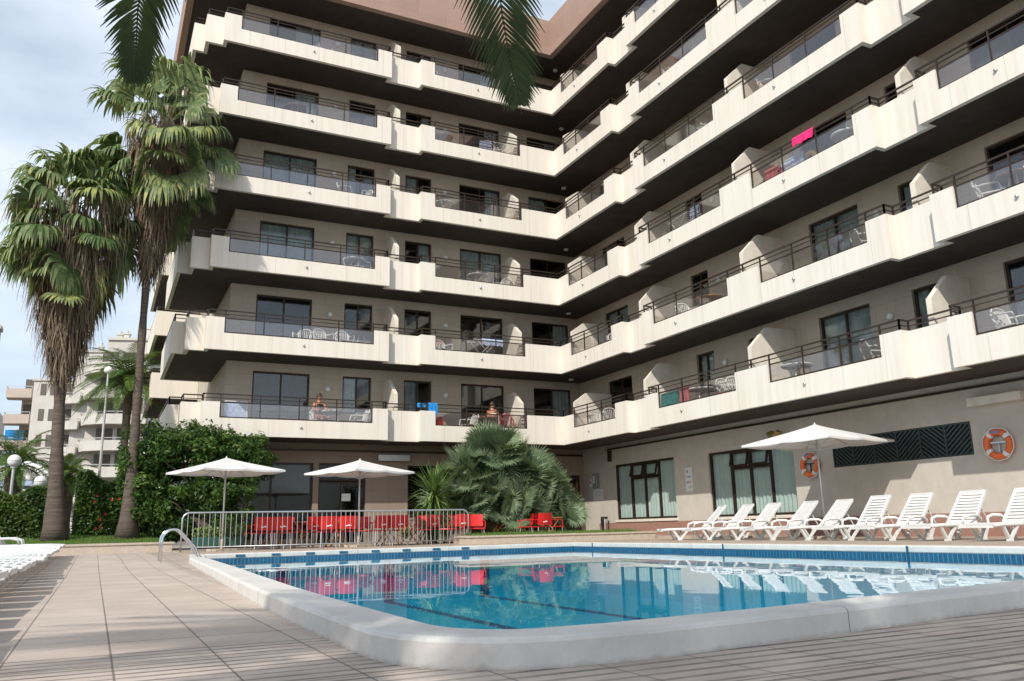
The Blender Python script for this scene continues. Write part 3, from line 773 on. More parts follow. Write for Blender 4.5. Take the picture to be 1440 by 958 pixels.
# shop front and doors, wing A
window('x', 1.68, -12.1, -9.25, .35, 2.95, 'win', 'none', 2, pm='pane_gf')
bl = MB(); bl.box(-12.02, -9.33, 1.86, 1.875, 1.9, 2.88)
M['blind'] = plain('grey_blind', (0.34, 0.35, 0.36), 0.9, var=0.06)
bl.build('blind', 'blind', [o for o in hotel.children if o.name.startswith('window')][-1])
window('x', 1.68, -9.05, -7.35, .15, 2.3, 'door', 'none', 2, pm='pane_gf')
f = window('x', 1.68, -9.05, -7.35, 2.34, 2.95, 'win', 'none', 1, pm='pane_gf')
window('x', 1.68, -5.75, -3.1, 1.0, 2.9, 'win', 'none', 2, pm='pane_gf')
mb = MB(); mb.box(-6.95,-5.75,1.45,1.675,3.05,3.26); mb.build('awning_cassette', 'alu', hotel)
mb = MB(); mb.box(WB-.22,WB-.004,-16.8,-15.55,3.02,3.2); mb.build('awning_cassette', 'fin', hotel)
mb = MB(); mb.box(WB-.09,WB-.004,-.46,-.28,3.0,3.42); mb.build('wall_box', 'brass' if False else 'rail', hotel)
# entrance door leaf in the corner
mb = MB(); mb.box(1.15,1.22,1.1,1.66,.13,2.5); mb.box(1.56,1.62,1.62,1.675,.13,2.6); mb.build('entrance_door', 'frame', hotel)
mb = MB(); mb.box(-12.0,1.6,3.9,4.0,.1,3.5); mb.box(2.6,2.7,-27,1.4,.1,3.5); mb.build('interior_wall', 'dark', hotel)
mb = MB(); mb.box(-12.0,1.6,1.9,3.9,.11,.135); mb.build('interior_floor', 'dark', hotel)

# ================================================================ PALMS AND PLANTS
def fan_leaf(mb, base, dirv, pet, rad_, nseg, droop, rnd, spread=2.3, w0=.05, split=.55, roll=0.0, tipt=0.0):
    c0_ = mb.cur
    """one palmate leaf: petiole then a fan of folded blades, tips drooping"""
    d = dirv.normalized(); side = d.cross(Vector((0,0,1)))
    side = side.normalized() if side.length > .05 else Vector((1,0,0))
    nrm = side.cross(d).normalized()
    if roll: side = (side*math.cos(roll)+nrm*math.sin(roll)).normalized(); nrm = side.cross(d).normalized()
    sag = Vector((0,0,-1))
    # petiole
    p0 = Vector(base); pts = []
    for i in range(5):
        t = i/4; pts.append(p0+d*pet*t+sag*(pet*.16*t*t))
    for a, b in zip(pts, pts[1:]):
        mb.quad(a-side*.018, a+side*.018, b+side*.014, b-side*.014)
    hub = pts[-1]; dd = (pts[-1]-pts[-2]).normalized()
    nr = side.cross(dd).normalized()
    for k in range(nseg):
        a = -spread+2*spread*k/(nseg-1)+rnd.uniform(-.03,.03)
        bd = (dd*math.cos(a)+side*math.sin(a)).normalized()
        L_ = rad_*(1-.22*(abs(a)/spread)**2)*rnd.uniform(.88,1.08)
        ws = (bd.cross(nr)).normalized(); lift = nr*(.10+.22*abs(a)/spread)
        prev = None; n = 6; dr = droop*rnd.uniform(.6,1.5); ang = 0
        q = hub.copy(); v = (bd+lift*.6).normalized()
        half = math.pi*rad_*spread/3.14/nseg
        for i in range(n+1):
            t = i/n
            wd = half*1.05*min(t, split)/split if t <= split else half*1.05*(1-((t-split)/(1-split))**1.3)
            wd = min(max(wd, .004), .07)
            cur = (q-ws*wd, q+ws*wd)
            if prev: mb.cur = min(1, c0_+tipt*t**2); mb.quad(prev[0], prev[1], cur[1], cur[0]); mb.cur = c0_
            prev = cur
            g = dr*(0.06 if t < split*.8 else .55)
            v = (v+sag*g).normalized(); q = q+v*L_/n
def hanging_strip(mb, p, L_, w_, rnd, out):
    q = Vector(p); v = (out*.5+Vector((0,0,-1))).normalized(); ws = Vector((-out.y, out.x, 0)).normalized()
    if rnd.random() < .5: ws = (ws+out*rnd.uniform(-.8,.8)).normalized()
    prev = None; n = 4
    for i in range(n+1):
        wd = w_*(1-.75*i/n); cur = (q-ws*wd, q+ws*wd)
        if prev: mb.quad(prev[0], prev[1], cur[1], cur[0])
        prev = cur; v = (v+Vector((rnd.uniform(-.18,.18), rnd.uniform(-.18,.18), -.25))).normalized(); q = q+v*L_/n
def washingtonia(x, y, z0, r_base, r_top, lean, htrunk, crown, skirt, seed, label, nl=46, leafR=1.05, pet=1.25, drop=1.8):
    """crown = list of extra directions; skirt=(z top, z bottom, r top, r bottom)"""
    rnd = random.Random(seed)
    root = tag(empty('palm_tree', (x, y, z0)), label, 'palm tree')
    tr = MB(); pts = []; rs = []
    for i in range(25):
        t = i/24; zz = t*htrunk; fl = math.exp(-zz/1.1)
        pts.append((lean[0]*t+.05*math.sin(t*5+seed), lean[1]*t, zz)); rs.append(r_top+(r_base-r_top)*(.12*(1-t)+.88*fl)+.012*math.sin(i*2.3+seed))
    tr.tube(pts, rs, 20); tr.build('trunk', 'trunk', root, smooth=True)
    top = Vector(pts[-1])
    sk = MB(); zt, zb_, rt_, rb = skirt
    for i in range(3600):
        t = rnd.random()**.85; zz = zt+(zb_-zt)*t; a = rnd.uniform(0, 2*math.pi)
        r_ = (rt_+(rb-rt_)*t)*(.55+.5*rnd.random())*(1+.18*math.sin(a*3+seed)+.1*math.sin(a*7+zz*2)); out = Vector((math.cos(a), math.sin(a), 0))
        sk.cur = min(1, max(0, rnd.gauss(.42,.2)+(-.12 if t > .5 else .08)))
        hanging_strip(sk, Vector((top.x*(zz/htrunk), top.y, zz))+out*r_, rnd.uniform(.45,1.25), rnd.uniform(.010,.032), rnd, out*rnd.uniform(.0,.5))
    # whole dead fans hanging from the top of the thatch
    for i in range(60):
        a = rnd.uniform(0, 2*math.pi); el = rnd.uniform(-1.35,-.6); dv = Vector((math.cos(a)*math.cos(el), math.sin(a)*math.cos(el), math.sin(el)))
        sk.cur = rnd.uniform(.35,.95); zz = zt-rnd.random()*(zt-zb_)*.35
        fan_leaf(sk, Vector((top.x, top.y, zz)), dv, rnd.uniform(.6,1.0), rnd.uniform(.6,.95), 14, .8, rnd, 1.2)
    sk.build('dead_leaf_skirt', 'skirt', root)
    cr_ = MB()
    for i in range(nl):
        t = i/nl; a = i*2.39996+rnd.uniform(-.4,.4)
        el = 1.35-2.25*t**.9+rnd.uniform(-.25,.25)
        dv = Vector((math.cos(a)*math.cos(el), math.sin(a)*math.cos(el), math.sin(el)))
        cr_.cur = min(1, max(0, rnd.gauss(.46,.22)+(.3 if t > .75 and rnd.random() < .35 else 0)))
        P = pet*rnd.uniform(.7,1.25)
        fan_leaf(cr_, top+Vector((0,0,-drop*t)), dv, P, leafR*rnd.uniform(.8,1.2), 38, rnd.uniform(.9,1.9)+.5*t, rnd, spread=rnd.uniform(1.7,2.2), split=.42, roll=rnd.gauss(0,.7), tipt=.45)
    for (dx, dy, dz, bz, tint, R_) in crown:
        cr_.cur = tint; fan_leaf(cr_, top+Vector((0,0,bz)), Vector((dx,dy,dz)), pet*.9, R_, 30, .8, rnd)
    cr_.build('crown', 'fan', root)
    return root
washingtonia(-17.0, -.4, .46, .38, .13, (-.42, 0), 10.4, [(.55,-.85,.1,-1.6,1.0,.85),(.05,-1,-.15,-3.1,1.0,.8),(-.7,-.7,.0,-1.4,.95,.95),(.3,-.9,.5,-.4,.8,.9),(-.4,-.9,-.2,-2.2,.9,.8)], (10.3, 5.3, 1.75, .34), 3,
    'shorter, stouter fan palm at the left with a wide thatch of dead leaves', 46, 1.2, 1.3, 1.9)
washingtonia(-15.17, -.3, .46, .36, .095, (.12, 0), 13.6, [(.1,-.95,.1,-1.8,.85,1.0)], (13.4, 8.7, 1.15, .26), 8,
    'taller slender fan palm with its crown against the hotel corner', 46, 1.2, 1.5, 1.7)

def feather_frond(mb, pts, ll, nl, rnd, w_=.018, hang=.25, vee=.5, start=.12, rachis=.018, twist=0.0, sweep=.65):
    """pinnate frond along a curve of points"""
    P = [Vector(p) for p in pts]
    def at(t):
        f = t*(len(P)-1); i = min(int(f), len(P)-2); return P[i].lerp(P[i+1], f-i), (P[i+1]-P[i]).normalized()
    mb.tube([tuple(at(i/12)[0]) for i in range(13)], [rachis*(1-.8*i/12) for i in range(13)], 5)
    for i in range(nl):
        t = start+(1-start)*i/(nl-1); p, d = at(t)
        s = d.cross(Vector((0,0,1))); s = s.normalized() if s.length > .05 else Vector((1,0,0)); n_ = s.cross(d).normalized()
        prof_ = math.sin(math.pi*min(1, .18+t*.86))**.6
        for sg in (-1, 1):
            L_ = ll*prof_*rnd.uniform(.88,1.08); sw = sweep+.5*t
            v = (s*sg+d*sw+n_*rnd.uniform(vee*.3, vee)).normalized(); ws = d.cross(v).cross(v).normalized()
            q = p.copy(); prev = None
            for k in range(5):
                u = k/4; wd = w_*(.5+1.4*u if u < .35 else 1-.9*((u-.35)/.65)**1.4); cur = (q-ws*wd, q+ws*wd)
                if prev: mb.quad(prev[0], prev[1], cur[1], cur[0])
                prev = cur; v = (v+Vector((0,0,-hang*(.3+u)))).normalized(); q = q+v*L_/4
def arch(c, tip, lift, n=14):
    c, tip = Vector(c), Vector(tip); out = []
    for i in range(n+1):
        t = i/n; p = c.lerp(tip, t); p.z += lift*math.sin(math.pi*t**.8)*(1-.15*t); out.append(tuple(p))
    return out
# date palm behind the camera; two of its fronds hang into the top of the picture
dp = tag(empty('date_palm', (-18.0, -29.6, 0)), 'date palm whose dark feathery fronds hang into the top of the picture', 'palm tree')
tr = MB(); tr.tube([(0,0,0),(0,0,.4),(.05,0,2.5),(.05,.05,5.9)], [.42,.30,.27,.30], 16); tr.build('trunk', 'trunk', dp, smooth=True)
def px_point(px, py, dist):
    v = fw+r2*((px-720)/1154.36)-u2*((py-479)/1154.36); return CAM+v.normalized()*dist-Vector((-18.0,-29.6,0))
rnd = random.Random(4)
cc = Vector((.05,.05,6.1))
for k, (pa, pb, pc, ll) in enumerate([((670,-300,6.0),(706,20,6.2),(734,162,6.3),.60), ((215,-250,5.6),(194,10,6.2),(189,128,6.4),.44)]):
    A, B_, T_ = px_point(*pa), px_point(*pb), px_point(*pc)
    pts = []
    ctrl = [cc, cc.lerp(A, .5)+Vector((0,0,.45)), A, B_, T_]
    # smooth the control polygon
    for i in range(len(ctrl)-1):
        p0 = ctrl[max(i-1,0)]; p1 = ctrl[i]; p2 = ctrl[i+1]; p3 = ctrl[min(i+2, len(ctrl)-1)]
        for j in range(6):
            t = j/6; pts.append(.5*((2*p1)+(p2-p0)*t+(2*p0-5*p1+4*p2-p3)*t*t+(3*p1-p0-3*p2+p3)*t**3))
    pts.append(ctrl[-1])
    fb = MB(); fb.cur = .35; feather_frond(fb, pts, ll, 96, rnd, .0135, .16, .18, .1, .013, sweep=.75)
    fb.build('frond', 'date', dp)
cr_ = MB()
for i in range(44):
    a = i*2.39996; el = 1.2-1.2*(i/44)
    if -.75 < math.atan2(math.sin(a-1.12), math.cos(a-1.12)) < .95 and el < .95: continue
    tip = cc+Vector((math.cos(a)*3.4*math.cos(el*.6), math.sin(a)*3.4*math.cos(el*.6), 3.0*el-1.6)); cr_.cur = rnd.random()*.8
    feather_frond(cr_, arch(cc, tip, .9), .42, 56, rnd, .016, .15, .4)
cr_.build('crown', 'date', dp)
# a second date palm off to the left shades the tiles
dp2 = dup(dp, (-20.6, -29.3, .3), 2.4); dp2['label'] = 'second date palm standing out of view left of the deck'
for ch in list(dp2.children):
    if ch.name.startswith('frond'): bpy.data.objects.remove(ch)

# grey-green dwarf fan palm clump behind the pool
cl = tag(empty('dwarf_fan_palm', (-3.65, -2.2, .13)), 'big grey-green clump of dwarf fan palms growing behind the pool', 'palm clump')
rnd = random.Random(21)
stems = [(-.65,0,1.35,.16),(.55,.3,2.15,.15),(-.25,.35,2.7,.16),(-1.1,.3,2.0,.13),(1.2,.2,1.7,.13),(.3,-.3,1.0,.12),(1.75,.3,1.15,.1),(-1.5,.2,1.1,.1)]
for i, (sx, sy, h, r_) in enumerate(stems):
    t_ = MB(); t_.tube([(sx*.6,sy*.6,0),(sx*.8,sy*.8,h*.5),(sx,sy,h)], [r_*1.1, r_, r_*.9], 12)
    for q in range(260):
        a = rnd.uniform(0,6.28); zz = rnd.uniform(.1,h); out = Vector((math.cos(a), math.sin(a), 0)); c0 = Vector((sx*(.6+.4*zz/h), sy*(.6+.4*zz/h), zz))+out*r_
        t_.quad(c0, c0+Vector((0,0,.05)), c0+out*.07+Vector((0,0,.09)), c0+out*.07+Vector((0,0,.07)))
    t_.build('trunk', 'skirt' , cl)
lf = MB()
for i, (sx, sy, h, r_) in enumerate(stems):
    n = 60 if h > 1 else 36
    for q in range(n):
        t = q/n; a = q*2.39996+rnd.uniform(-.3,.3); el = 1.35-1.9*t+rnd.uniform(-.15,.15)
        dv = Vector((math.cos(a)*math.cos(el), math.sin(a)*math.cos(el), math.sin(el))); lf.cur = min(1, max(0, rnd.gauss(.45,.2)))
        fan_leaf(lf, Vector((sx,sy,h)), dv, rnd.uniform(.6,1.0), rnd.uniform(.55,.75), 30, .10, rnd, 1.9, split=.22, roll=rnd.uniform(-1.4,1.4))
lf.build('crown', 'cham', cl)
# yucca
yu = tag(empty('yucca_plant', (-6.55, -3.1, .1)), 'spiky bright green yucca beside the dwarf fan palms', 'plant')
t_ = MB(); t_.tube([(0,0,0),(.02,0,.8),(0,0,1.65)], [.10,.08,.07], 10); t_.build('trunk', 'bark', yu, smooth=True)
lf = MB()
for q in range(520):
    a = rnd.uniform(0,6.28); zc = rnd.uniform(.75,1.75); el = rnd.uniform(-1.1,1.35) if zc > 1.4 else rnd.uniform(-1.3,.5)
    dv = Vector((math.cos(a)*math.cos(el), math.sin(a)*math.cos(el), math.sin(el))); L_ = rnd.uniform(.8,1.25)
    lf.cur = rnd.random(); s_ = dv.cross(Vector((0,0,1))).normalized(); p = Vector((0,0,zc)); v = dv; prev = None
    for i in range(6):
        u = i/5; wd = .027*(1-u**2.2)+.002; cur = (p-s_*wd, p+s_*wd)
        if prev: lf.quad(prev[0], prev[1], cur[1], cur[0])
        prev = cur; v = (v+Vector((0,0,-.10*(.3+u)))).normalized(); p = p+v*L_/5
lf.build('crown', 'yucca', yu)

def leafy(mb, blobs, n_per, size, rnd, shell=.55):
    for (cx, cy, cz, rx, ry, rz, n, tint) in blobs:
        for i in range(n):
            while True:
                p = Vector((rnd.uniform(-1,1), rnd.uniform(-1,1), rnd.uniform(-1,1)))
                if shell < p.length <= 1: break
            bump_ = 1+.16*math.sin(p.x*6+cx)+.13*math.sin(p.z*7+cy*2)+.1*math.sin(p.y*9)
            c = Vector((cx+p.x*rx*bump_, cy+p.y*ry*bump_, cz+p.z*rz*bump_))
            mb.cur = min(1, max(0, tint+rnd.gauss(0,.15)))
            nrm = (p+Vector((rnd.gauss(0,.6), rnd.gauss(0,.6), rnd.gauss(0.3,.6)))).normalized()
            a = nrm.cross(Vector((rnd.gauss(0,1), rnd.gauss(0,1), rnd.gauss(0,1)))).normalized(); b = nrm.cross(a); L_ = size*rnd.uniform(.7,1.3)
            mb.quad(c-a*L_, c-b*L_*.42, c+a*L_, c+b*L_*.42)
def clump_crown(mb, centre, radii, n_clumps, rnd, r_c, leaves, size, flat=.7, cut=None):
    for i in range(n_clumps):
        while True:
            p = Vector((rnd.uniform(-1,1), rnd.uniform(-1,1), rnd.uniform(-1,1)))
            if .35 < p.length <= 1: break
        c = Vector((centre[0]+p.x*radii[0], centre[1]+p.y*radii[1], centre[2]+p.z*radii[2]))
        if cut and cut(c): continue
        r_ = r_c*rnd.uniform(.6,1.3); tint = rnd.uniform(.1,.85)
        leafy(mb, [(c.x,c.y,c.z,r_,r_,r_*flat,leaves,tint)], 0, size, rnd, .2)
def limb_tree(name, loc, crowns, label, seed, trunk_r, th, mat='tree', leaves=120, size=.085, clumps=60, rc=.42):
    rnd = random.Random(seed); root = tag(empty(name, loc), label, 'tree')
    tr = MB()
    for c in crowns:
        a = Vector((0,0,0)); b = Vector(c[0]); mid = a.lerp(b, .45)+Vector((0,0,.2))
        tr.tube([a, Vector((b.x*.12, b.y*.12, th)), mid, a.lerp(b,.85)], [trunk_r, trunk_r*.8, trunk_r*.5, trunk_r*.2], 9)
        for k in range(5):
            e = b+Vector((rnd.uniform(-1,1)*c[1][0]*.7, rnd.uniform(-1,1)*c[1][1]*.7, rnd.uniform(-.6,.7)*c[1][2]))
            tr.tube([mid, mid.lerp(e,.6)+Vector((0,0,.1)), e], [trunk_r*.35, trunk_r*.2, .01], 6)
    tr.build('trunk', 'bark', root, smooth=True)
    mb = MB()
    for c in crowns: clump_crown(mb, c[0], c[1], int(clumps*c[2]), rnd, rc, leaves, size)
    mb.build('crown', mat, root); return root
limb_tree('broadleaf_tree', (-13.0, -.6, .36), [((-.3,.6,2.5),(1.45,1.1,1.2),1.2), ((-1.6,.9,2.2),(.9,1.0,1.5),.8), ((1.15,.4,2.45),(.8,.8,.85),.6), ((-.9,.2,1.1),(1.2,.8,.8),.6), ((.3,.3,1.3),(.9,.7,.7),.4)],
    'dense dark green broadleaf tree growing against the hotel left corner', 31, .12, .6, leaves=150, clumps=62, rc=.38, size=.075)
# loose drooping spray of lighter leaves towards the umbrella
limb_tree('ornamental_shrub', (-11.9, -1.2, .36), [((-.2,0,1.15),(.8,.5,.85),.5)], 'light green drooping shrub behind the left umbrella pole', 33, .05, .3, mat='hedge', leaves=120, clumps=44, rc=.26, size=.06)
# hedges with hibiscus flowers
def hedge(name, x0, x1, y0, y1, z1, label, seed, n, flowers=0, lump=.25):
    rnd = random.Random(seed); root = tag(empty(name, ((x0+x1)/2, (y0+y1)/2, .36)), label, 'hedge'); mb = MB()
    cx, cy = (x0+x1)/2, (y0+y1)/2
    for i in range(n):
        x = rnd.uniform(x0, x1); z = rnd.random()**.7*(z1-.36); top = (z1-.36)*(1-.10*math.sin(x*1.7+seed)**2-.06*math.sin(x*5.1))
        if z > top: continue
        y = y0+abs(rnd.gauss(0,.35))+.18*math.sin(x*2.3+z*2)+.12*math.sin(x*6+z*4) if rnd.random() < .8 else rnd.uniform(y0, y1)
        mb.cur = min(1, max(0, .45+.3*math.sin(x*3+z*2.2)*math.sin(z*3.1+x)+rnd.gauss(0,.18)))
        c = Vector((x-cx, y-cy, z)); nr = Vector((rnd.gauss(0,.7), rnd.gauss(-.5,.6), rnd.gauss(.4,.6))).normalized()
        a = nr.cross(Vector((rnd.gauss(0,1), rnd.gauss(0,1), rnd.gauss(0,1)))).normalized(); b = nr.cross(a); L_ = .065*rnd.uniform(.7,1.4)
        mb.quad(c-a*L_, c-b*L_*.45, c+a*L_, c+b*L_*.45)
    mb.build('foliage', 'hedge', root)
    st = MB()
    for i in range(int((x1-x0)*7)):
        x = rnd.uniform(x0, x1)-cx; st.tube([(x, rnd.uniform(-.2,.3), 0), (x+rnd.uniform(-.2,.2), rnd.uniform(-.2,.3), (z1-.36)*.8)], [.02,.008], 5)
    st.build('stem', 'bark', root)
    for i in range(flowers):
        f = MB(); c = Vector((rnd.uniform(x0+.2, x1-.2)-cx, y0-cy-.14, rnd.uniform(.3, z1-.5)))
        for k in range(5):
            a = k*1.2566; e = Vector((math.cos(a), -.35, math.sin(a)))*.042
            s_ = Vector((-math.sin(a), 0, math.cos(a)))*.024; f.quad(c, c+e*.6+s_, c+e, c+e*.6-s_)
        f.build('flower', 'red', root)
hedge('hibiscus_hedge', -16.6, -14.3, .9, 2.2, 2.55, 'flowering green hedge between the two tall palm trunks', 41, 15000, 13)
hedge('clipped_hedge', -22.5, -17.2, .2, 2.2, 2.05, 'dark green hedge at the far left behind the white loungers', 42, 24000, 0)
hedge('dark_hedge', -14.3, -12.2, 1.3, 2.6, 2.0, 'shaded dark hedge under the broadleaf tree', 43, 12000, 3)

# distant palms
def distant_palm(x, y, z, h, R_, label, seed, nf=34, tr_=.26):
    rnd = random.Random(seed); root = tag(empty('feather_palm', (x, y, z)), label, 'palm tree')
    t_ = MB(); t_.tube([(0,0,0),(0,0,h*.5),(0,0,h)], [tr_*1.1,tr_,tr_*1.2], 12); t_.build('trunk', 'trunk', root)
    mb = MB()
    for i in range(nf):
        a = i*2.39996; el = 1.25-1.75*i/nf; tip = Vector((0,0,h))+Vector((math.cos(a)*R_*math.cos(el*.7), math.sin(a)*R_*math.cos(el*.7), R_*.9*el-R_*.35)); mb.cur = rnd.uniform(.3,1)
        feather_frond(mb, arch((0,0,h), tip, R_*.28, 8), R_*.2, 34, rnd, .022, .3, .4)
    mb.build('crown', 'hedge', root)
distant_palm(-15.1, 13.5, 0, 7.2, 2.6, 'feathery palm seen between the slender palm trunk and the hotel', 51, 56, .15)
distant_palm(-18.9, 9.0, 0, 3.1, 2.1, 'low feathery palm behind the globe lamp at the far left', 52, 30)
distant_palm(-17.2, 12.0, 0, 3.0, 1.5, 'small feathery palm behind the hedge and the street lamp post', 53, 26)

# ================================================================ LAMPS, FAR BUILDINGS
def globe_lamp(x, y, zc, label):
    r = tag(empty('globe_lamp', (x, y, 0)), label, 'lamp', 'globe lamps behind the hedge')
    p = MB(); p.tube([(0,0,0),(0,0,zc-.2)], .045, 10); p.tube([(0,0,zc-.22),(0,0,zc-.16)], .09, 12); p.build('post', 'alu', r, smooth=False)
    g = MB(); n = 12; pts = [(0,0,zc-.2*math.cos(math.pi*i/n)) for i in range(n+1)]; g.tube(pts, [max(.01, .2*math.sin(math.pi*i/n)) for i in range(n+1)], 18); g.build('globe', 'opal', r, smooth=True)
    c = MB(); c.tube([(0,0,zc-.01),(0,0,zc+.01)], .204, 18); c.build('equator_ring', 'alu', r)
globe_lamp(-18.42, 2.6, 2.95, 'larger white globe lamp above the hedge at the far left')
globe_lamp(-17.75, 4.5, 2.42, 'lower white globe lamp half hidden behind the hedge')
sl_ = tag(empty('street_lamp', (-16.0, 12, 0)), 'tall thin street lamp post in front of the far feathery palm', 'street lamp')
p = MB(); p.tube([(0,0,0),(0,0,7.6)], [.07,.045], 10); p.build('post', 'alu', sl_)
p = MB(); p.tube([(0,0,7.55),(0,0,7.65),(0,0,7.8),(0,0,7.9)], [.08,.2,.17,.02], 14); p.build('lamp_head', 'opal', sl_, smooth=True)
aw = tag(empty('domed_awning', (-19.0, 22, 0)), 'rounded white awning with a pale blue hem beyond the hedge', 'awning')
g = MB(); n = 8; g.tube([(0,0,3.4+1.1*math.sin(i/n*1.5708)) for i in range(n+1)], [1.75*math.cos(i/n*1.5)+.02 for i in range(n+1)], 22); g.build('canopy', 'canvas', aw, smooth=True)
g = MB(); g.tube([(0,0,3.15),(0,0,3.4)], 1.76, 22, cap=False); g.build('hem', 'paleblue', aw)
g = MB(); [g.tube([(sx,sy,0),(sx,sy,3.2)], .04, 6) for sx, sy in ((-1.2,-1.2),(1.2,-1.2),(-1.2,1.2),(1.2,1.2))]; g.build('post', 'alu', aw)

def far_block(name, x, y, rz, spec, label):
    """spec: list of (kind, args)"""
    r = tag(empty(name, (x, y, 0), rz), label, 'building'); return r
# main far block: grey, stepped, with stacks of balconies
def fwall(root, x0, x1, y0, y1, z0, z1, mat='far_wall'):
    m_ = MB(); m_.box(x0,x1,y0,y1,z0,z1); m_.build('wall', mat, root)
def fbalc(root, pts, z, mat, h=.95, rail=True):
    """open balcony: slab plus solid parapet following the outline points"""
    b = MB(); b.prism(pts, z-.22, z)
    for (xa, ya), (xb, yb5) in zip(pts[:-1], pts[1:]):
        d_ = Vector((xb-xa, yb5-ya)).normalized()*.0; b.bar((xa, ya+.06, z+h*.5-.0), (xb, yb5+.06, z+h*.5), .1, h)
    fixn(b.build('balcony', mat, root))
    if rail:
        r_ = MB()
        for (xa, ya), (xb, yb5) in zip(pts[:-1], pts[1:]): r_.bar((xa, ya+.06, z+h+.25), (xb, yb5+.06, z+h+.25), .06)
        for (xa, ya) in pts: r_.bar((xa, ya+.06, z+h), (xa, ya+.06, z+h+.25), .05)
        r_.build('railing', 'alu', root)
B1 = far_block('apartment_building', -23.15, 74, -.30, None, 'pale grey apartment block with stacked balconies and chimneys beyond the palms')
fwall(B1, 0, 4.4, 0, 10, 0, 17.3); fwall(B1, 4.401, 7.6, -1.0, 10, 0, 20.3); fwall(B1, 7.601, 15, -1.4, 10, 0, 21.6)
m_ = MB(); m_.box(-.12, 4.39, -.15, 10, 17.31, 17.55); m_.box(4.41, 7.59, -1.15, 10, 20.31, 20.55); m_.box(7.61, 15.1, -1.6, 10, 21.61, 21.9); m_.build('parapet_coping', 'far_wall', B1)
for k in range(6):
    zb_ = .9+k*2.78
    for xx, ww in ((.75,.55),(1.75,.7)):
        m_ = MB(); m_.box(xx, xx+ww, -.05, .03, zb_+.95, zb_+2.2); m_.build('window', 'far_dark', B1)
    m_ = MB(); m_.box(3.2,4.1,-.05,.02,zb_+.05,zb_+2.2); m_.build('balcony_door', 'far_dark', B1)
    fbalc(B1, [(2.5,-.02),(3.1,-1.3),(4.6,-1.9),(5.4,-1.9),(5.4,-1.01),(4.39,-1.01),(4.39,-.02)], zb_, 'far_wall', .7)
for k in range(7):
    zb_ = 1.3+k*2.78
    m_ = MB(); m_.box(7.2,10.6,-1.46,-1.405,zb_+.05,zb_+2.3); m_.build('balcony_door', 'far_dark', B1)
    m_ = MB(); m_.box(8.9,9.3,-1.52,-1.465,zb_+.05,zb_+2.3); m_.build('pillar', 'far_wall', B1)
    fbalc(B1, [(5.3,-1.02),(6.4,-2.6),(8.4,-3.4),(12.6,-3.2),(13.4,-1.42),(7.61,-1.42),(7.59,-1.02)], zb_, 'far_wall', .85)
for xx, yy, zz, hh, ww in ((2.9,1.2,17.5,1.4,.28),(6.2,1,20.5,.8,.22),(8.1,1,21.8,.9,.3),(8.8,1,21.8,1.0,.3),(11.3,1,21.8,1.6,.34)):
    c = MB(); c.box(xx-ww,xx+ww,yy-ww,yy+ww,zz-.1,zz+hh); c.box(xx-ww-.08,xx+ww+.08,yy-ww-.08,yy+ww+.08,zz+hh,zz+hh+.12); c.tube([(xx,yy,zz+hh+.12),(xx,yy,zz+hh+.5)], .16, 8); c.build('chimney', 'far_wall', B1)
ae = MB(); ae.bar((5.2,2,20.5),(5.2,2,22.6),.04); [ae.bar((4.9,2,21.7+q*.25),(5.5,2,21.7+q*.25),.025) for q in range(4)]; ae.build('aerial', 'alu', B1)
B2 = far_block('apartment_building', -25.9, 77, -.1, None, 'pinkish apartment block with deep balconies at the far left beyond the low palm')
fwall(B2, 1.3, 4.4, 1.6, 10, 0, 16.4, 'far_pink')
for k in range(6):
    zb_ = 1.7+k*2.85
    fbalc(B2, [(-.1,1.58),(.1,-.5),(2.6,-.9),(2.9,1.58)], zb_, 'far_pink', .8)
    m_ = MB(); m_.box(1.5,2.7,1.52,1.58,zb_+.05,zb_+2.2); m_.build('balcony_door', 'far_dark', B2)
m_ = MB(); m_.box(.3,2.1,.1,.16,1.7+3*2.85+.9,1.7+3*2.85+2.0); m_.build('blue_blind', 'blue', B2)
B3 = far_block('low_building', -35.5, 84, 0, None, 'low grey building edge at the extreme left horizon')
fwall(B3, 0, 8.4, 0, 8, 0, 15.2)
for k in range(4): m_ = MB(); m_.box(5.2,6.6,-.05,.02,2+k*3,3.4+k*3); m_.build('window', 'far_dark', B3)
B4 = far_block('corner_building', -24.95, 22, 0, None, 'sliver of a brownish building at the very left edge')
fwall(B4, 0, 3.62, 0, .8, 0, 11.4, 'far_pink')
m_ = MB(); m_.box(-.1, 3.7, -.12, .9, 11.401, 11.6); m_.build('roof_slab', 'far_wall', B4)

# ================================================================ FURNITURE AND SMALL THINGS
def rot_yaw(v, a): return Vector((v.x*math.cos(a)-v.y*math.sin(a), v.x*math.sin(a)+v.y*math.cos(a), v.z))
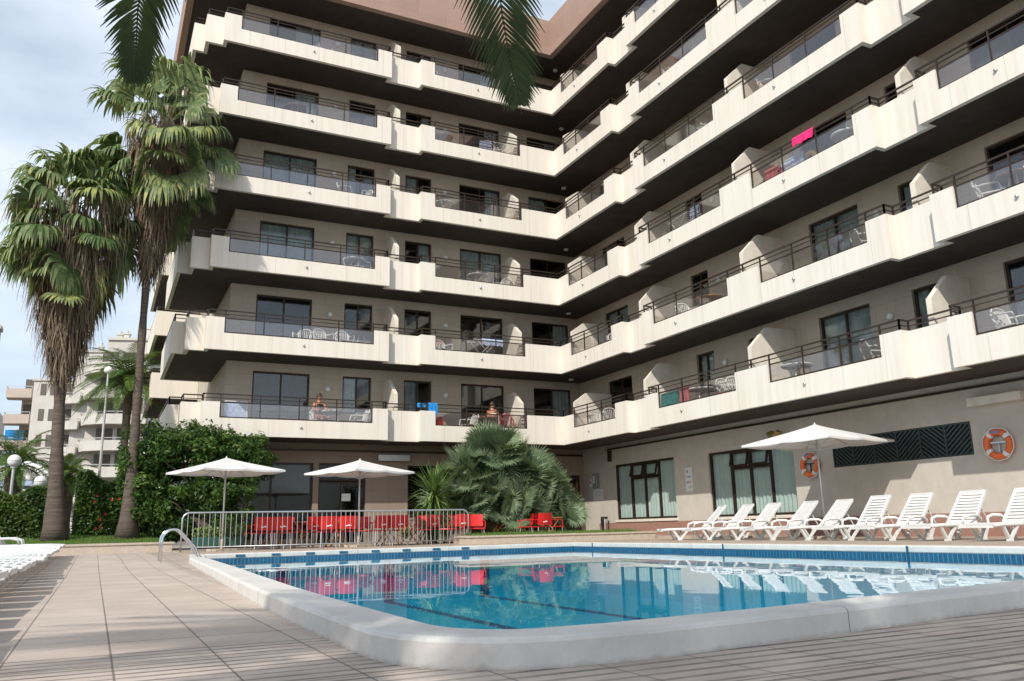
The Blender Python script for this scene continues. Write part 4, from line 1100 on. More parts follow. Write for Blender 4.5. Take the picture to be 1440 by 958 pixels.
# ---- sun loungers. local: foot end at x=0 pointing -x side, head towards +x, width along y
def make_lounger(back, slats, label):
    """back = backrest angle in degrees; slats 'long' or 'cross'"""
    r = tag(empty('sun_lounger'), label, 'sun lounger')
    Wd, zs, L0, L1 = .31, .29, 0.0, 1.28
    f = MB()
    for sy in (-1, 1):
        f.tube([(L0+.02,sy*(Wd-.03),zs-.045),(L0+.0,sy*Wd,zs-.02),(.3,sy*Wd,zs-.005),(L1,sy*Wd,zs),(1.93,sy*Wd,zs-.01)], [.022,.03,.033,.033,.03], 8)
    f.bar((L0+.01,-Wd,zs-.03),(L0+.01,Wd,zs-.03),.04,.05); f.bar((1.9,-Wd,zs-.03),(1.9,Wd,zs-.03),.035); f.bar((L1,-Wd,zs-.02),(L1,Wd,zs-.02),.035)
    n = 17
    for i in range(n):
        x = .05+(L1-.09)*i/(n-1); z = zs+.01+.012*math.sin(i*.37); f.box(x, x+.056, -Wd+.03, Wd-.03, z-.012, z+.006)
    f.build('seat_frame', 'lounger', r)
    b = MB(); a = rad(back); ux = Vector((math.cos(a), 0, math.sin(a))); uz = Vector((-math.sin(a), 0, math.cos(a))); o = Vector((L1-.02, 0, zs+.015)); BL = .78
    for sy in (-1, 1): b.bar(o+Vector((0,sy*(Wd-.015),0)), o+ux*BL+Vector((0,sy*(Wd-.05),0)), .045, .05)
    b.bar(o+ux*BL+Vector((0,-Wd+.04,0)), o+ux*BL+Vector((0,Wd-.04,0)), .05, .06)
    if slats == 'cross':
        for i in range(10):
            c = o+ux*(.06+(BL-.12)*i/9); b.obox(c, ux, Vector((0,1,0)), uz, .024, Wd-.04, .009)
    else:
        for i in range(6):
            y = -Wd+.085+(2*Wd-.17)*i/5; b.obox(o+ux*(BL/2)+Vector((0,y,0)), ux, Vector((0,1,0)), uz, BL/2-.02, .030, .009)
    b.bar(o+ux*.02+Vector((0,-Wd+.02,0)), o+ux*.02+Vector((0,Wd-.02,0)), .04, .05)
    if back > 5:
        for sy in (-1, 1): b.bar(o+ux*.5+Vector((0,sy*.2,-.01)), Vector((1.82, sy*.2, zs-.01)), .022)
    b.build('backrest', 'lounger', r)
    for (x, dx) in ((.30,.22),(1.62,-.16)):
        for sy in (-1, 1):
            l = MB(); t_ = (x, sy*(Wd-.01), zs-.02)
            l.bar(t_, (x+dx*.75, sy*(Wd-.03), .03), .045, .06); l.bar((x+dx*1.9, sy*(Wd-.01), zs-.02), (x+dx*.9, sy*(Wd-.03), .03), .04, .05)
            l.obox(Vector((x+dx*.82, sy*(Wd-.03), .02)), Vector((1,0,0)), Vector((0,1,0)), Vector((0,0,1)), .055, .035, .02)
            l.build('leg', 'lounger', r)
    if back > 5:
        for sy in (-1, 1):
            m_ = MB(); m_.tube([(.86,sy*(Wd+.02),zs+.0),(.9,sy*(Wd+.04),zs+.13),(1.05,sy*(Wd+.045),zs+.17),(1.28,sy*(Wd+.045),zs+.165),(1.4,sy*(Wd+.03),zs+.11),(1.42,sy*(Wd+.01),zs)], [.022,.026,.03,.03,.024,.02], 8)
            m_.build('armrest', 'lounger', r, smooth=True)
    return r
rowR = [(-2.15,-8.75,0,'long'),(-2.12,-9.9,0,'long'),(-2.1,-10.95,0,'long'),(-2.05,-12.1,0,'long'),(-2.05,-13.2,0,'long'),(-2.05,-14.42,0,'cross'),(-2.1,-15.5,0,'cross'),(-2.08,-16.72,0,'cross'),(-2.1,-17.95,0,'cross')]
ords = ['leftmost','second from the left','third from the left','fourth from the left','fifth from the left','first cross-slatted','second cross-slatted','third cross-slatted','rightmost, partly cut off']
L1_ = make_lounger(47, 'long', ''); L2_ = make_lounger(52, 'cross', '')
used = set()
ROT = [-24,-16,-13,-12,-10,-5,-3,-2,0]
for i, (x, y, a, k) in enumerate(rowR):
    src = L1_ if k == 'long' else L2_
    o = src if k not in used else dup(src); used.add(k)
    o.location = (x, y, .13); o.rotation_euler = (0, 0, rad(ROT[i]+R.uniform(-2.5, 2.5)))
    o['label'] = f'white plastic lounger by the pool wall, {ords[i]} in the far row'; o['group'] = 'white loungers lined up along the far wall'
NUM = 'zeroth first second third fourth fifth sixth seventh eighth ninth tenth eleventh twelfth thirteenth fourteenth fifteenth sixteenth seventeenth eighteenth nineteenth twentieth twenty-first twenty-second twenty-third twenty-fourth twenty-fifth'.split()+['farthest']
LF = make_lounger(0, 'cross', ''); LB = make_lounger(56, 'cross', '')
n = 27
for i in range(n):
    y = -26.4+i*.86
    raised = i >= n-2
    if raised: o = LB if i == n-1 else dup(LB)
    else: o = LF if i == 0 else dup(LF)
    o.location = (-16.62+R.uniform(-.04,.04), y, ztile(y)); o.rotation_euler = (0, 0, math.pi+rad(R.uniform(-2.5, 2.5)))
    o['category'] = 'sun lounger'; o['group'] = 'flat white loungers along the left deck'
    o['label'] = ('farthest left lounger, its back raised near the stout palm trunk' if i == n-1 else 'second farthest left lounger, its back raised too') if raised else f'{NUM[n-2-i]} flat white lounger along the left deck, counted from the palm end'

# ---- parasols
def parasol(x, y, z0, hpole, apex, edge, half, label, rz, tilt=0):
    r = tag(empty('parasol', (x, y, z0), rz), label, 'parasol', 'white square parasols round the pool')
    p = MB(); p.tube([(0,0,0),(0,0,apex-.02)], .024, 12); p.build('pole', 'alu', r, smooth=True)
    b = MB(); b.box(-.28,.28,-.28,.28,0,.06); b.tube([(0,0,.06),(0,0,.3)], .035, 10); b.build('base', 'grout', r)
    c = MB(); n = 8; N = 10; rings = []
    for j in range(N+1):
        t = j/N; ring = []
        for i in range(n*4):
            a = 2*math.pi*i/(n*4)
            # square outline
            rr_ = half/max(abs(math.cos(a)), abs(math.sin(a))); seam = (i % 4)/4; belly = math.sin(math.pi*seam)*.03*t
            zz = apex-(apex-edge)*(t**.88)-belly*.9+.05*max(0, math.cos(4*a))*-(t**3)*.0
            ring.append(c.V((math.cos(a)*rr_*t*.999+1e-4*math.cos(a), math.sin(a)*rr_*t+1e-4*math.sin(a), zz)))
        rings.append(ring)
    for A_, B_ in zip(rings, rings[1:]):
        m_ = len(A_)
        for i in range(m_): c.f.append([A_[i], A_[(i+1)%m_], B_[(i+1)%m_], B_[i]])
    # short valance
    last = rings[-1]; low = [c.V((c.v[i][0], c.v[i][1], c.v[i][2]-.045)) for i in last]; m_ = len(last)
    for i in range(m_): c.f.append([last[i], last[(i+1)%m_], low[(i+1)%m_], low[i]])
    o = c.build('canopy', 'parasol', r)
    so2 = o.modifiers.new('s', 'SOLIDIFY'); so2.thickness = .004
    for k in range(8):
        a = k*math.pi/4; rr_ = half/max(abs(math.cos(a)), abs(math.sin(a))); q = MB()
        q.bar((0,0,apex-.09), (math.cos(a)*rr_*.97, math.sin(a)*rr_*.97, edge+.0), .012); q.bar((0,0,apex-.55), (math.cos(a)*rr_*.5, math.sin(a)*rr_*.5, apex-(apex-edge)*.5-.06), .012)
        q.build('rib', 'alu', r)
    t_ = MB(); t_.tube([(0,0,apex-.01),(0,0,apex+.025),(0,0,apex+.045)], [.022,.016,.004], 10); t_.build('finial', 'canvas', r)
    return r
def canvas_mat():
    t = NT('parasol_canvas'); p = t.pr((0.90,0.89,0.87), .85, spec=.2); tl = t.n('BsdfTranslucent'); t.put(tl.inputs['Color'], (.75,.72,.68)); return t.end(t.shmix(.3, p, tl.outputs[0]))
M['parasol'] = canvas_mat()
parasol(-12.98, -5.0+.6, .13, 2.3, 2.42, 2.06, 1.13, 'white parasol in front of the broadleaf tree on the left', rad(45-27))
parasol(-9.32, -4.4, .13, 2.3, 2.42, 2.06, 1.10, 'white parasol in front of the dark hotel doorway', rad(45-20))
parasol(-.05, -12.62, .13, 2.6, 2.78, 2.32, 1.28, 'white parasol over the far loungers beside the hotel wall', rad(45-38))

# ---- crowd barrier along the far edge
br = tag(empty('crowd_barrier', (-14.05, -5.2, .12)), 'long grey steel crowd barrier along the far end of the pool', 'barrier')
LB_ = 7.75
f = MB(); r_ = .022
def arc(c, r, a0, a1, n=6): return [(c[0]+r*math.cos(a0+(a1-a0)*i/n), 0, c[1]+r*math.sin(a0+(a1-a0)*i/n)) for i in range(n+1)]
f.tube([(0,0,.02)]+arc((.18,.80), .18, math.pi, math.pi/2)+arc((LB_-.18,.80), .18, math.pi/2, 0)+[(LB_,0,.02)], r_, 10)
f.tube([(0,0,.13),(LB_,0,.13)], .014, 8); f.build('frame', 'steel', br, smooth=True)
n = 60
for i in range(1, n):
    m_ = MB(); x = LB_*i/n; m_.tube([(x,0,.13),(x,0,.97)], .0085, 6); m_.build('bar', 'steel', br)
for x in (.25, 2.5, 5.1, LB_-.25):
    m_ = MB(); m_.bar((x,-.28,.02),(x,.28,.02),.035,.02); m_.bar((x,0,.02),(x,0,.13),.03); m_.build('foot', 'steel', br)
# ---- pool ladder rails
ld = tag(empty('pool_ladder', (-14.45, -9.6, .0)), 'shiny steel handrail hoop of the pool ladder at the left edge', 'ladder')
for k, (yo, sc_) in enumerate(((0, 1), (.55, 1))):
    m_ = MB(); pts = [(-.33,yo,.0),(-.33,yo,.42)]+[(-.33+.21*(1-math.cos(a_)), yo, .46+.21*math.sin(a_)) for a_ in [math.pi*i/10 for i in range(1, 8)]]+[(.30,yo,.30),(.44,yo,.02),(.47,yo,-.3),(.47,yo,-.9)]
    m_.tube(pts, .022, 12); m_.build('handrail', 'chrome', ld, smooth=True)
for z in (-.25,-.5,-.75):
    m_ = MB(); m_.box(.42,.50,0,.55,z-.02,z); m_.build('rung', 'chrome', ld)

# ---- red terrace chairs and tables
def red_chair(label):
    r = tag(empty('terrace_chair'), label, 'chair', 'red plastic chairs on the terrace')
    s = MB(); s.box(-.24,.24,-.22,.2,.43,.455); s.box(-.24,.24,-.24,-.2,.41,.45); s.build('seat', 'red', r, bevel=.012)
    b = MB(); n = 7; prev = None
    for i in range(n+1):
        x = -.25+.5*i/n; y = .21+.05-.05*math.cos((i/n-.5)*math.pi)*-1*0-.045*(abs(i/n-.5)*2)**2
        cur = (x, y)
        if prev:
            (xa, ya), (xb, yb4) = prev, cur
            for (z0_, z1_, dy) in ((.50,.86,.0),):
                a0, a1, b0, b1 = (xa,ya,z0_), (xb,yb4,z0_), (xb,yb4+.05,z1_), (xa,ya+.05,z1_)
                b.quad(a0,a1,b0,b1); o_ = .022
                b.quad((a0[0],a0[1]+o_,a0[2]),(b1[0],b1[1]+o_,b1[2]),(b0[0],b0[1]+o_,b0[2]),(a1[0],a1[1]+o_,a1[2]))
                b.quad(b1,b0,(b0[0],b0[1]+o_,b0[2]),(b1[0],b1[1]+o_,b1[2])); b.quad(a1,a0,(a0[0],a0[1]+o_,a0[2]),(a1[0],a1[1]+o_,a1[2]))
        prev = cur
    bk_ = b.build('backrest', 'red', r)
    lg = MB(); lg.box(-.085,.085,.2985-.006,.3,.585,.605); lg.box(-.04,.0,.2985-.004,.302,.605,.625); lg.box(.03,.08,.296,.302,.572,.585); lg.build('emblem', 'canvas', bk_)
    for sx in (-1, 1):
        a_ = MB(); a_.tube([(sx*.23,.24,.66),(sx*.25,.0,.665),(sx*.25,-.17,.64),(sx*.235,-.2,.45)], .014, 6); a_.build('armrest', 'red', r)
        for sy in (-1, 1):
            l = MB(); l.tube([(sx*.2,sy*.18,.44),(sx*.225,sy*.225,.0)], .013, 6); l.build('leg', 'alu', r)
    return r
RC0 = red_chair('')
def cafe_table(label, top='wood'):
    r = tag(empty('cafe_table'), label, 'table', 'wooden café tables between the red chairs'.replace('é', 'e'))
    t_ = MB(); t_.box(-.34,.34,-.34,.34,.71,.735); t_.build('table_top', top, r, bevel=.006)
    for s_ in (-1, 1):
        for t2 in (-.28, .28):
            l = MB(); l.bar((-.28*s_,t2+.02*s_,.0),(.28*s_,t2+.02*s_,.71),.03); l.build('leg', top, r)
    return r
T0 = cafe_table('')
def px2(px, Y): # x on the plane y=Y under an image column near the horizon
    v = fw+r2*((px-720)/1154.36)-u2*((745-479)/1154.36); t = (Y-CAM.y)/v.y; return CAM.x+v.x*t
YAWB = rad(0)
chairs = [  # image column, depth plane, heading (0 = back to the pool), z, phrase
 (368,-3.9,.05,'leftmost red chair, its back to the barrier'), (357,-3.1,1.4,'red chair turned sideways behind the leftmost one'), (396,-3.9,-.05,'second red chair with its back to the barrier from the left'),
 (385,-2.6,3.1,'red chair facing the pool at the first table'), (444,-3.2,2.9,'red chair facing the pool left of the second pair'), (459,-3.9,.04,'left red chair of the second pair backing the barrier'),
 (474,-3.0,3.3,'red chair facing the pool behind the second pair'), (487,-3.9,-.06,'right red chair of the second pair backing the barrier'),
 (521,-3.6,.9,'red chair half turned beside the parasol pole'), (534,-3.9,.1,'red chair right of the middle parasol pole'), (559,-4.0,.0,'darkest red chair below the awning cassette'),
 (596,-3.6,2.8,'red chair facing out beside the yucca'), (612,-2.9,.3,'red chair under the yucca leaves'), (631,-3.7,2.6,'red chair between the yucca and the barrier end'),
 (646,-4.1,.05,'last red chair still behind the barrier end'), (670,-4.0,2.9,'red chair just outside the right end of the barrier'),
 (377,-3.3,3.0,'red chair facing out between the first two backs'), (405,-3.2,3.2,'red chair at the right end of the first group'), (437,-3.5,.3,'red chair at the left end of the second group'), (492,-3.0,2.8,'red chair behind the right end of the second group'), (511,-3.1,3.0,'red chair facing the pool left of the parasol pole'), (547,-3.0,3.2,'red chair facing out right of the parasol pole'), (605,-3.4,.1,'red chair with its back to the pool beside the yucca'), (639,-3.2,2.9,'red chair facing the pool behind the barrier end'),
 (738,-3.6,1.3,'small red chair at the left of the table under the palms'), (748,-3.2,.5,'red chair turned to the table under the palms'), (760,-3.9,.1,'red chair with its back to the pool under the palms'), (779,-3.5,-1.5,'red chair seen from the side right of the palms')]
first = True
for (px, Y, a, lab) in chairs:
    x = px2(px, Y); onl = px > 572
    o = RC0 if first else dup(RC0); first = False
    o.location = (x, Y, .13); o.rotation_euler = (0, 0, math.pi+a)
    o['label'] = lab
first = True
for px, Y, lab in ((383,-3.3,'wooden table between the leftmost red chairs'), (425,-3.0,'bare wooden folding table between the first two chair groups'), (474,-3.45,'wooden table between the second group of red chairs'), (545,-3.2,'wooden table right of the middle parasol'), (580,-3.0,'tall wooden table beside the yucca'), (640,-3.2,'wooden table behind the right end of the barrier'), (771,-3.4,'orange wooden table under the grey-green palms')):
    o = T0 if first else dup(T0); first = False
    o.location = (px2(px, Y), Y, .13); o['label'] = lab
# plants by the terrace
for px, Y, lab in ((296,-3.2,'left green trough planter with leafy plants'), (322,-3.1,'right green trough planter with leafy plants')):
    r = tag(empty('planter', (px2(px,Y), Y, .13)), lab, 'planter', 'green troughs by the terrace')
    b = MB(); b.box(-.42,.42,-.14,.14,.12,.36); b.build('trough', 'greenbox', r, bevel=.02)
    lf = MB(); leafy(lf, [(-.2,0,.48,.28,.18,.2,260,.7),(.2,0,.5,.26,.18,.22,260,.8)], 0, .045, random.Random(px), .1); lf.build('foliage', 'yucca', r)
for px, Y, lab in ((572,-4.6,'orange flowering plant at the left end of the kerb bed'), (700,-3.0,'small red flowering plant under the palm clump')):
    r = tag(empty('flowering_plant', (px2(px,Y), Y, .34)), lab, 'plant')
    lf = MB(); leafy(lf, [(0,0,.14,.2,.16,.16,260,.5)], 0, .035, random.Random(px), .1); lf.build('foliage', 'hedge', r)
    for k in range(7):
        q = MB(); c = Vector((R.uniform(-.18,.18), -.1+R.uniform(-.08,.05), R.uniform(.16,.3))); q.quad(c+Vector((-.025,0,0)), c+Vector((0,-.01,-.025)), c+Vector((.025,0,0)), c+Vector((0,-.01,.025))); q.build('flower', 'orange' if px < 600 else 'red', r)

# ---- litter bin by the wall
bn = tag(empty('litter_bin', (WB-.26, -.12, .2)), 'black and steel cylindrical litter bin standing against the wall', 'bin')
m_ = MB(); m_.tube([(0,0,.02),(0,0,.62)], .13, 20); m_.build('body', 'chrome', bn, smooth=False)
m_ = MB(); m_.tube([(0,0,.62),(0,0,.70)], [.14,.135], 20); m_.tube([(0,0,-.0),(0,0,.04)], .14, 20); m_.box(-.14,-.02,-.04,.04,.35,.6); m_.build('rim', 'black', bn)

# ---- life rings on the wall
def life_ring(y, z, label, mark):
    r = tag(empty('life_ring', (WB-.075, y, z)), label, 'life ring', 'orange life rings on the pool wall')
    def seg(a0, a1, mat, name, R0=.265, rr_=.075):
        m_ = MB(); n = max(3, int((a1-a0)*7)); m_.tube([(0, math.cos(a0+(a1-a0)*i/n)*R0, math.sin(a0+(a1-a0)*i/n)*R0) for i in range(n+1)], rr_, 12); return m_.build(name, mat, r, smooth=True)
    for k in range(4):
        a = rad(45+90*k+8)
        seg(a+.16, a+math.pi/2-.16, 'orange', 'float_segment'); seg(a-.16, a+.16, 'canvas', 'strap', .265, .079)
    m_ = MB(); m_.tube([(-.02, math.cos(t_)*.36+0, math.sin(t_)*.36-.01*math.sin(t_*8)) for t_ in [i*math.pi/16 for i in range(33)]], .010, 5); m_.build('rope', 'canvas', r)
    h_ = MB(); h_.bar((.05,-.17,.04),(.0,.17,.04),.03); h_.bar((.03,.0,.04),(.03,.0,-.18),.025); h_.build('bracket', 'black' if mark else 'steel', r)
    q = MB(); q.box(-.078,-.072,-.1,.1,.24,.285); q.build('lettering_patch', 'inkblue', r)
life_ring(-10.56, 2.08, 'smaller-looking orange and white life ring left of the parasol pole', True)
life_ring(-16.06, 2.12, 'orange and white life ring at the far right of the wall', False)

# ---- notices on the wall
def notice(name, y0, y1, z0, z1, mat, label, marks):
    r = tag(empty(name, (WB-.012, (y0+y1)/2, (z0+z1)/2)), label, 'notice'); w_, h_ = abs(y1-y0)/2, (z1-z0)/2
    b = MB(); b.box(-.006,.008,-w_,w_,-h_,h_); b.build('sheet', mat, r)
    for (u, v, a, c, mt) in marks:
        q = MB(); q.box(-.0095,-.0065,(u-a/2)*2*w_,(u+a/2)*2*w_,(v-c/2)*2*h_,(v+c/2)*2*h_); q.build('print', mt, r)
notice('notice', -5.30, -4.94, 1.62, 2.42, 'paper', 'tall white notice with small pictograms between the two curtained windows', [(.18,.33,.12,.12,'black'),(-.2,.1,.16,.08,'inkblue'),(.05,.12,.16,.08,'inkblue'),(.27,.1,.14,.08,'inkred'),(-.2,-.12,.16,.08,'inkred'),(.05,-.12,.16,.08,'inkred'),(.27,-.12,.14,.08,'inkblue'),(-.1,-.32,.5,.03,'greypaper')])
notice('notice_board', .50, 1.0, 2.02, 2.62, 'greypaper', 'grey notice board on the wall above the litter bin', [(-.1,0,.03,.8,'paper'),(.3,.1,.3,.5,'paper')])
notice('notice', .28, .98, 1.55, 1.98, 'paper', 'white price sheet directly under the grey notice board', [(0,.3,.8,.03,'greypaper'),(0,.1,.8,.03,'greypaper'),(0,-.1,.8,.03,'greypaper')])
notice('small_sign', 1.06, 1.26, 2.1, 2.4, 'paper', 'small white sign left of the grey notice board', [(0,.1,.6,.3,'inkred')])
pb = tag(empty('door_notice', (-8.05, 1.72, 1.75)), 'white paper taped to the glass hotel door', 'notice')
q = MB(); q.box(-.16,.16,-.01,0,-.13,.13); q.build('sheet', 'paper', pb)
bs = tag(empty('wall_spotlight', (WB-.25, -9.55, 3.12)), 'aged brass double spotlight on the wall above the second window', 'spotlight')
m_ = MB(); m_.tube([(.25,0,.0),(.05,0,-.02)], .02, 8); m_.build('arm', 'brass', bs)
for s_ in (-1, 1): m_ = MB(); m_.tube([(.02,s_*.07,0),(-.05,s_*.14,-.03),(-.14,s_*.19,-.10)], [.04,.075,.09], 12); m_.build('lamp_head', 'brass', bs)

# ---- balcony furniture: one-piece moulded chairs, round tables
def mono_chair_mb():
    m_ = MB(); 
    m_.box(-.22,.22,-.22,.2,.40,.425)
    for i in range(7):
        x = -.19+.38*i/6; m_.bar((x,.2,.42),(x*1.12,.31,.80-.35*abs(x)**1.3),.036,.014)
    pts = [(-.24,.22,.42),(-.25,.31,.72),(-.15,.34,.84),(0,.345,.87),(.15,.34,.84),(.25,.31,.72),(.24,.22,.42)]
    m_.tube(pts, .020, 6)
    for s_ in (-1, 1):
        m_.tube([(s_*.25,.3,.66),(s_*.285,.1,.66),(s_*.285,-.18,.64),(s_*.25,-.24,.42)], .020, 6)
        m_.tube([(s_*.23,-.22,.42),(s_*.26,-.25,0)], [.026,.020], 6); m_.tube([(s_*.22,.2,.42),(s_*.25,.27,0)], [.026,.020], 6)
    return m_
mono = mono_chair_mb()
mono_me = None
def where_row(k, wing, bay_): 
    row = ['lowest','second','third','fourth','fifth','top'][k]
    return f'{row} balcony row, {bay_}'
BAYS = {'A1':'left wing left bay','A2':'left wing right bay','B1':'bay beside the corner','B2':'right wing second bay','B3':'right wing third bay','B4':'rightmost bay'}
def mchair(x, y, k, rz, bay_, mat='white_b', extra='white plastic chair'):
    global mono_me
    if mono_me is None:
        o = mono.build('plastic_chair', mat); mono_me = o.data
    else:
        o = bpy.data.objects.new('plastic_chair', mono_me if mat == 'white_b' else mono_me.copy()); C.objects.link(o)
        if mat != 'white_b': o.data.materials[0] = M[mat]
    o.location = (x, y, Z1+k*H+FLO); o.rotation_euler = (0, 0, rz)
    return tag(o, f'{extra} on the {where_row(k, 0, BAYS[bay_])}', 'chair', 'plastic chairs on the balconies')
def rtable(x, y, k, bay_, mat='white_b', r_=.42, extra='round white plastic table'):
    r = tag(empty('balcony_table', (x, y, Z1+k*H+FLO)), f'{extra} on the {where_row(k, 0, BAYS[bay_])}', 'table', 'round tables on the balconies')
    t_ = MB(); t_.tube([(0,0,.69),(0,0,.72)], r_, 24); t_.tube([(0,0,.66),(0,0,.69)], [r_*.93, r_], 24, cap=False); t_.build('table_top', mat, r)
    for a in (.6,2.2,3.7,5.3):
        l = MB(); l.tube([(math.cos(a)*.12,math.sin(a)*.12,.68),(math.cos(a)*.3,math.sin(a)*.3,0)], .02, 6); l.build('leg', 'white_b', r)
    return r
ch = [('A1',-9.62,.55,5,.2),('A1',-8.6,.6,3,1.2),('A1',-7.95,.75,3,-1.2),('A1',-8.35,.55,2,-.3),('A1',-7.9,.7,2,1.7),('A1',-10.0,.75,1,-.5),('A1',-9.3,.5,1,.3),('A1',-8.55,.5,1,.1),('A1',-7.95,.65,0,-1.5),
      ('A2',-4.9,.6,5,.4),('A2',-2.75,.6,4,-.4),('A2',-2.2,.6,4,.3),('A2',-5.0,.6,3,1.2),('A2',-2.2,.7,2,-1.1),('A2',-4.75,.6,1,.2),('A2',-3.75,.6,0,-1.4),
      ('B1',.6,-1.6,0,1.5),('B1',.6,-2.5,0,1.2),('B1',.7,-2.8,1,1.0),('B2',.6,-8.9,0,1.6),('B2',.55,-9.3,0,1.2),('B2',.6,-7.2,1,1.4),('B2',.6,-8.9,3,1.2),('B3',.6,-14.2,0,2.6),('B3',.6,-14.3,1,2.6),('B3',.6,-11.7,3,2.0),
      ('B4',.55,-17.6,0,1.5),('B4',.7,-18.5,0,2.4),('B4',.55,-17.6,1,1.9),('B4',.6,-18.7,1,1.3),('B3',.6,-13.3,4,1.0),('B2',.6,-7.3,4,2.0)]
cnt = {}
for b_, x, y, k, a in ch:
    key = (b_, k); n_ = cnt[key] = cnt.get(key, 0)+1
    tot = sum(1 for c in ch if (c[0], c[3]) == key)
    pos_ = '' if tot == 1 else ['leftmost ','next ','last '][n_-1]
    mchair(x, y, k, a+math.pi*(0 if b_[0] == 'A' else -.5), b_, extra=pos_+'white plastic chair')
mchair(-2.1, .75, 0, 2.6, 'A2', 'red', 'red plastic chair behind the palm tops')
for b_, x, y, k, m__, e in (('A1',-10.6,.6,4,'brown','round brown table'),('A1',-8.25,.55,2,'white_b','round white table'),('A1',-7.95,.5,1,'brown','round brown-topped table'),('A1',-8.85,.6,0,'white_b','round white table'),
    ('A2',-4.75,.55,4,'wood','round wicker-brown table'),('A2',-4.7,.6,3,'white_b','round white-rimmed table'),('A2',-3.3,.55,2,'white_b','low round white table'),('A2',-3.0,.6,0,'wood','orange-topped table with food'),
    ('B2',.6,-7.6,0,'white_b','round white table'),('B3',.6,-14.1,2,'white_b','round white table carrying a bottle'),('B3',.6,-11.6,0,'white_b','round white table'),('B4',.6,-18.1,1,'brown','brown table'),('B2',.7,-8.2,1,'wood','small orange-brown table')):
    rtable(x, y, k, b_, m__, .42, e)
def cloth(name, p, ax, w_, h_, mat, label, cat='towel', fold=.04, seed=0, over=True):
    """towel hung over a rail at point p, running along ax"""
    rr_ = random.Random(seed); m_ = MB(); ax = Vector(ax); n_ = Vector((-ax.y, ax.x, 0)); N = 12
    prof_ = [(-.035,-h_),(-.032,-h_*.5),(-.03,-.02),(0,.035),(.03,-.02),(.032,-h_*.6)] if over else [(0,-h_),(0,-h_*.5),(0,0)]
    prev = None
    for i in range(N+1):
        u = w_*(i/N-.5); off = fold*math.sin(i*1.3+seed)*.5; dz = .02*math.sin(i*2.1+seed)
        cur = [Vector(p)+ax*u-n_*0+n_*(d_+off*(-zz/h_ if zz < 0 else 0))+Vector((0,0,zz+(dz if zz < -.1 else 0))) for d_, zz in prof_]
        if prev:
            for a_, b_, c_, e_ in zip(prev, prev[1:], cur[1:], cur): m_.quad(a_, b_, c_, e_)
        prev = cur
    o = m_.build(name, mat); s_ = o.modifiers.new('s', 'SOLIDIFY'); s_.thickness = .008
    return tag(o, label, cat)
zr = lambda k: Z1+k*H
cloth('beach_towel', (.065, -13.15, zr(2)+1.36), (0,-1,0), .75, .22, 'pink', 'bright pink towel folded over the rail, third balcony row of the right wing', seed=1)
cloth('beach_towel', (.25, -11.75, zr(2)+1.0), (0,-1,0), .5, .42, 'rose', 'rose towel at the left end of the third bay, third balcony row', seed=2)
cloth('beach_towel', (.3, -12.5, zr(2)+1.0), (0,-1,0), .8, .4, 'paleblue', 'pale blue towel hanging behind glass in the third balcony row', seed=3)
cloth('beach_towel', (.16, -6.6, zr(0)+1.0), (0,-1,0), .85, .42, 'teal', 'teal patterned towel behind glass, lowest row of the right wing', seed=4)
cloth('beach_towel', (.16, -7.35, zr(0)+1.08), (0,-1,0), .42, .45, 'rose', 'rose and white towel beside the teal one', seed=5)
cloth('beach_towel', (.3, -8.3, zr(2)+1.12), (0,-1,0), .4, .4, 'paleblue', 'blue and white towel behind glass, second bay of the third row', seed=6)
cloth('beach_towel', (-5.38, .065, zr(0)+1.36), (1,0,0), .34, .38, 'blue', 'vivid blue towel over the rail at the opening edge, lowest left-wing row', seed=7)
cloth('swim_shirt', (-5.75, .25, zr(0)+1.36), (1,0,0), .3, .12, 'blue', 'small blue garment on the rail left of the blue towel', 'garment', seed=8)
cloth('beach_towel', (-3.0, .3, zr(4)+1.05), (1,0,0), .5, .45, 'paleblue', 'striped pale towel on a chair back, fifth row of the left wing', seed=9)
cloth('beach_towel', (.2, -8.9, zr(0)+.62), (0,-1,0), .5, .1, 'pink', 'crumpled pinkish-red towel on the low parapet, second bay, lowest row', seed=10)
def bag(name, p, s, mat, label, cat):
    m_ = MB(); x, y, z = s
    m_.prism([(-x,-y),(x,-y),(x*1.1,y*.2),(x*.8,y),(-x*.8,y),(-x*1.1,y*.2)], 0, z*.6); m_.prism([(-x*.8,-y*.8),(x*.8,-y*.8),(x*.6,y*.7),(-x*.6,y*.7)], z*.601, z); m_.tube([(-x*.4,0,z),(-x*.3,0,z*1.25),(x*.3,0,z*1.25),(x*.4,0,z)], .012, 6)
    return tag(m_.build(name, mat, loc=p, bevel=.02), label, cat)
bag('beach_bag', (-5.05, .3, zr(0)+.6), (.14,.09,.32), 'red', 'small red beach bag behind the glass under the blue towel', 'bag')
bag('beach_bag', (-1.75, .45, zr(3)+.45), (.16,.12,.3), 'orange', 'orange bag at the right end of the left wing bay, fourth row', 'bag')
bag('cool_box', (-4.0, .35, zr(3)+.45), (.3,.14,.22), 'blue', 'blue and white cool box on the fourth row of the left wing', 'cool box')
bag('beach_bag', (.35, -11.35, zr(2)+.5), (.14,.2,.26), 'black', 'dark bag in the left corner of the third bay, third row', 'bag')
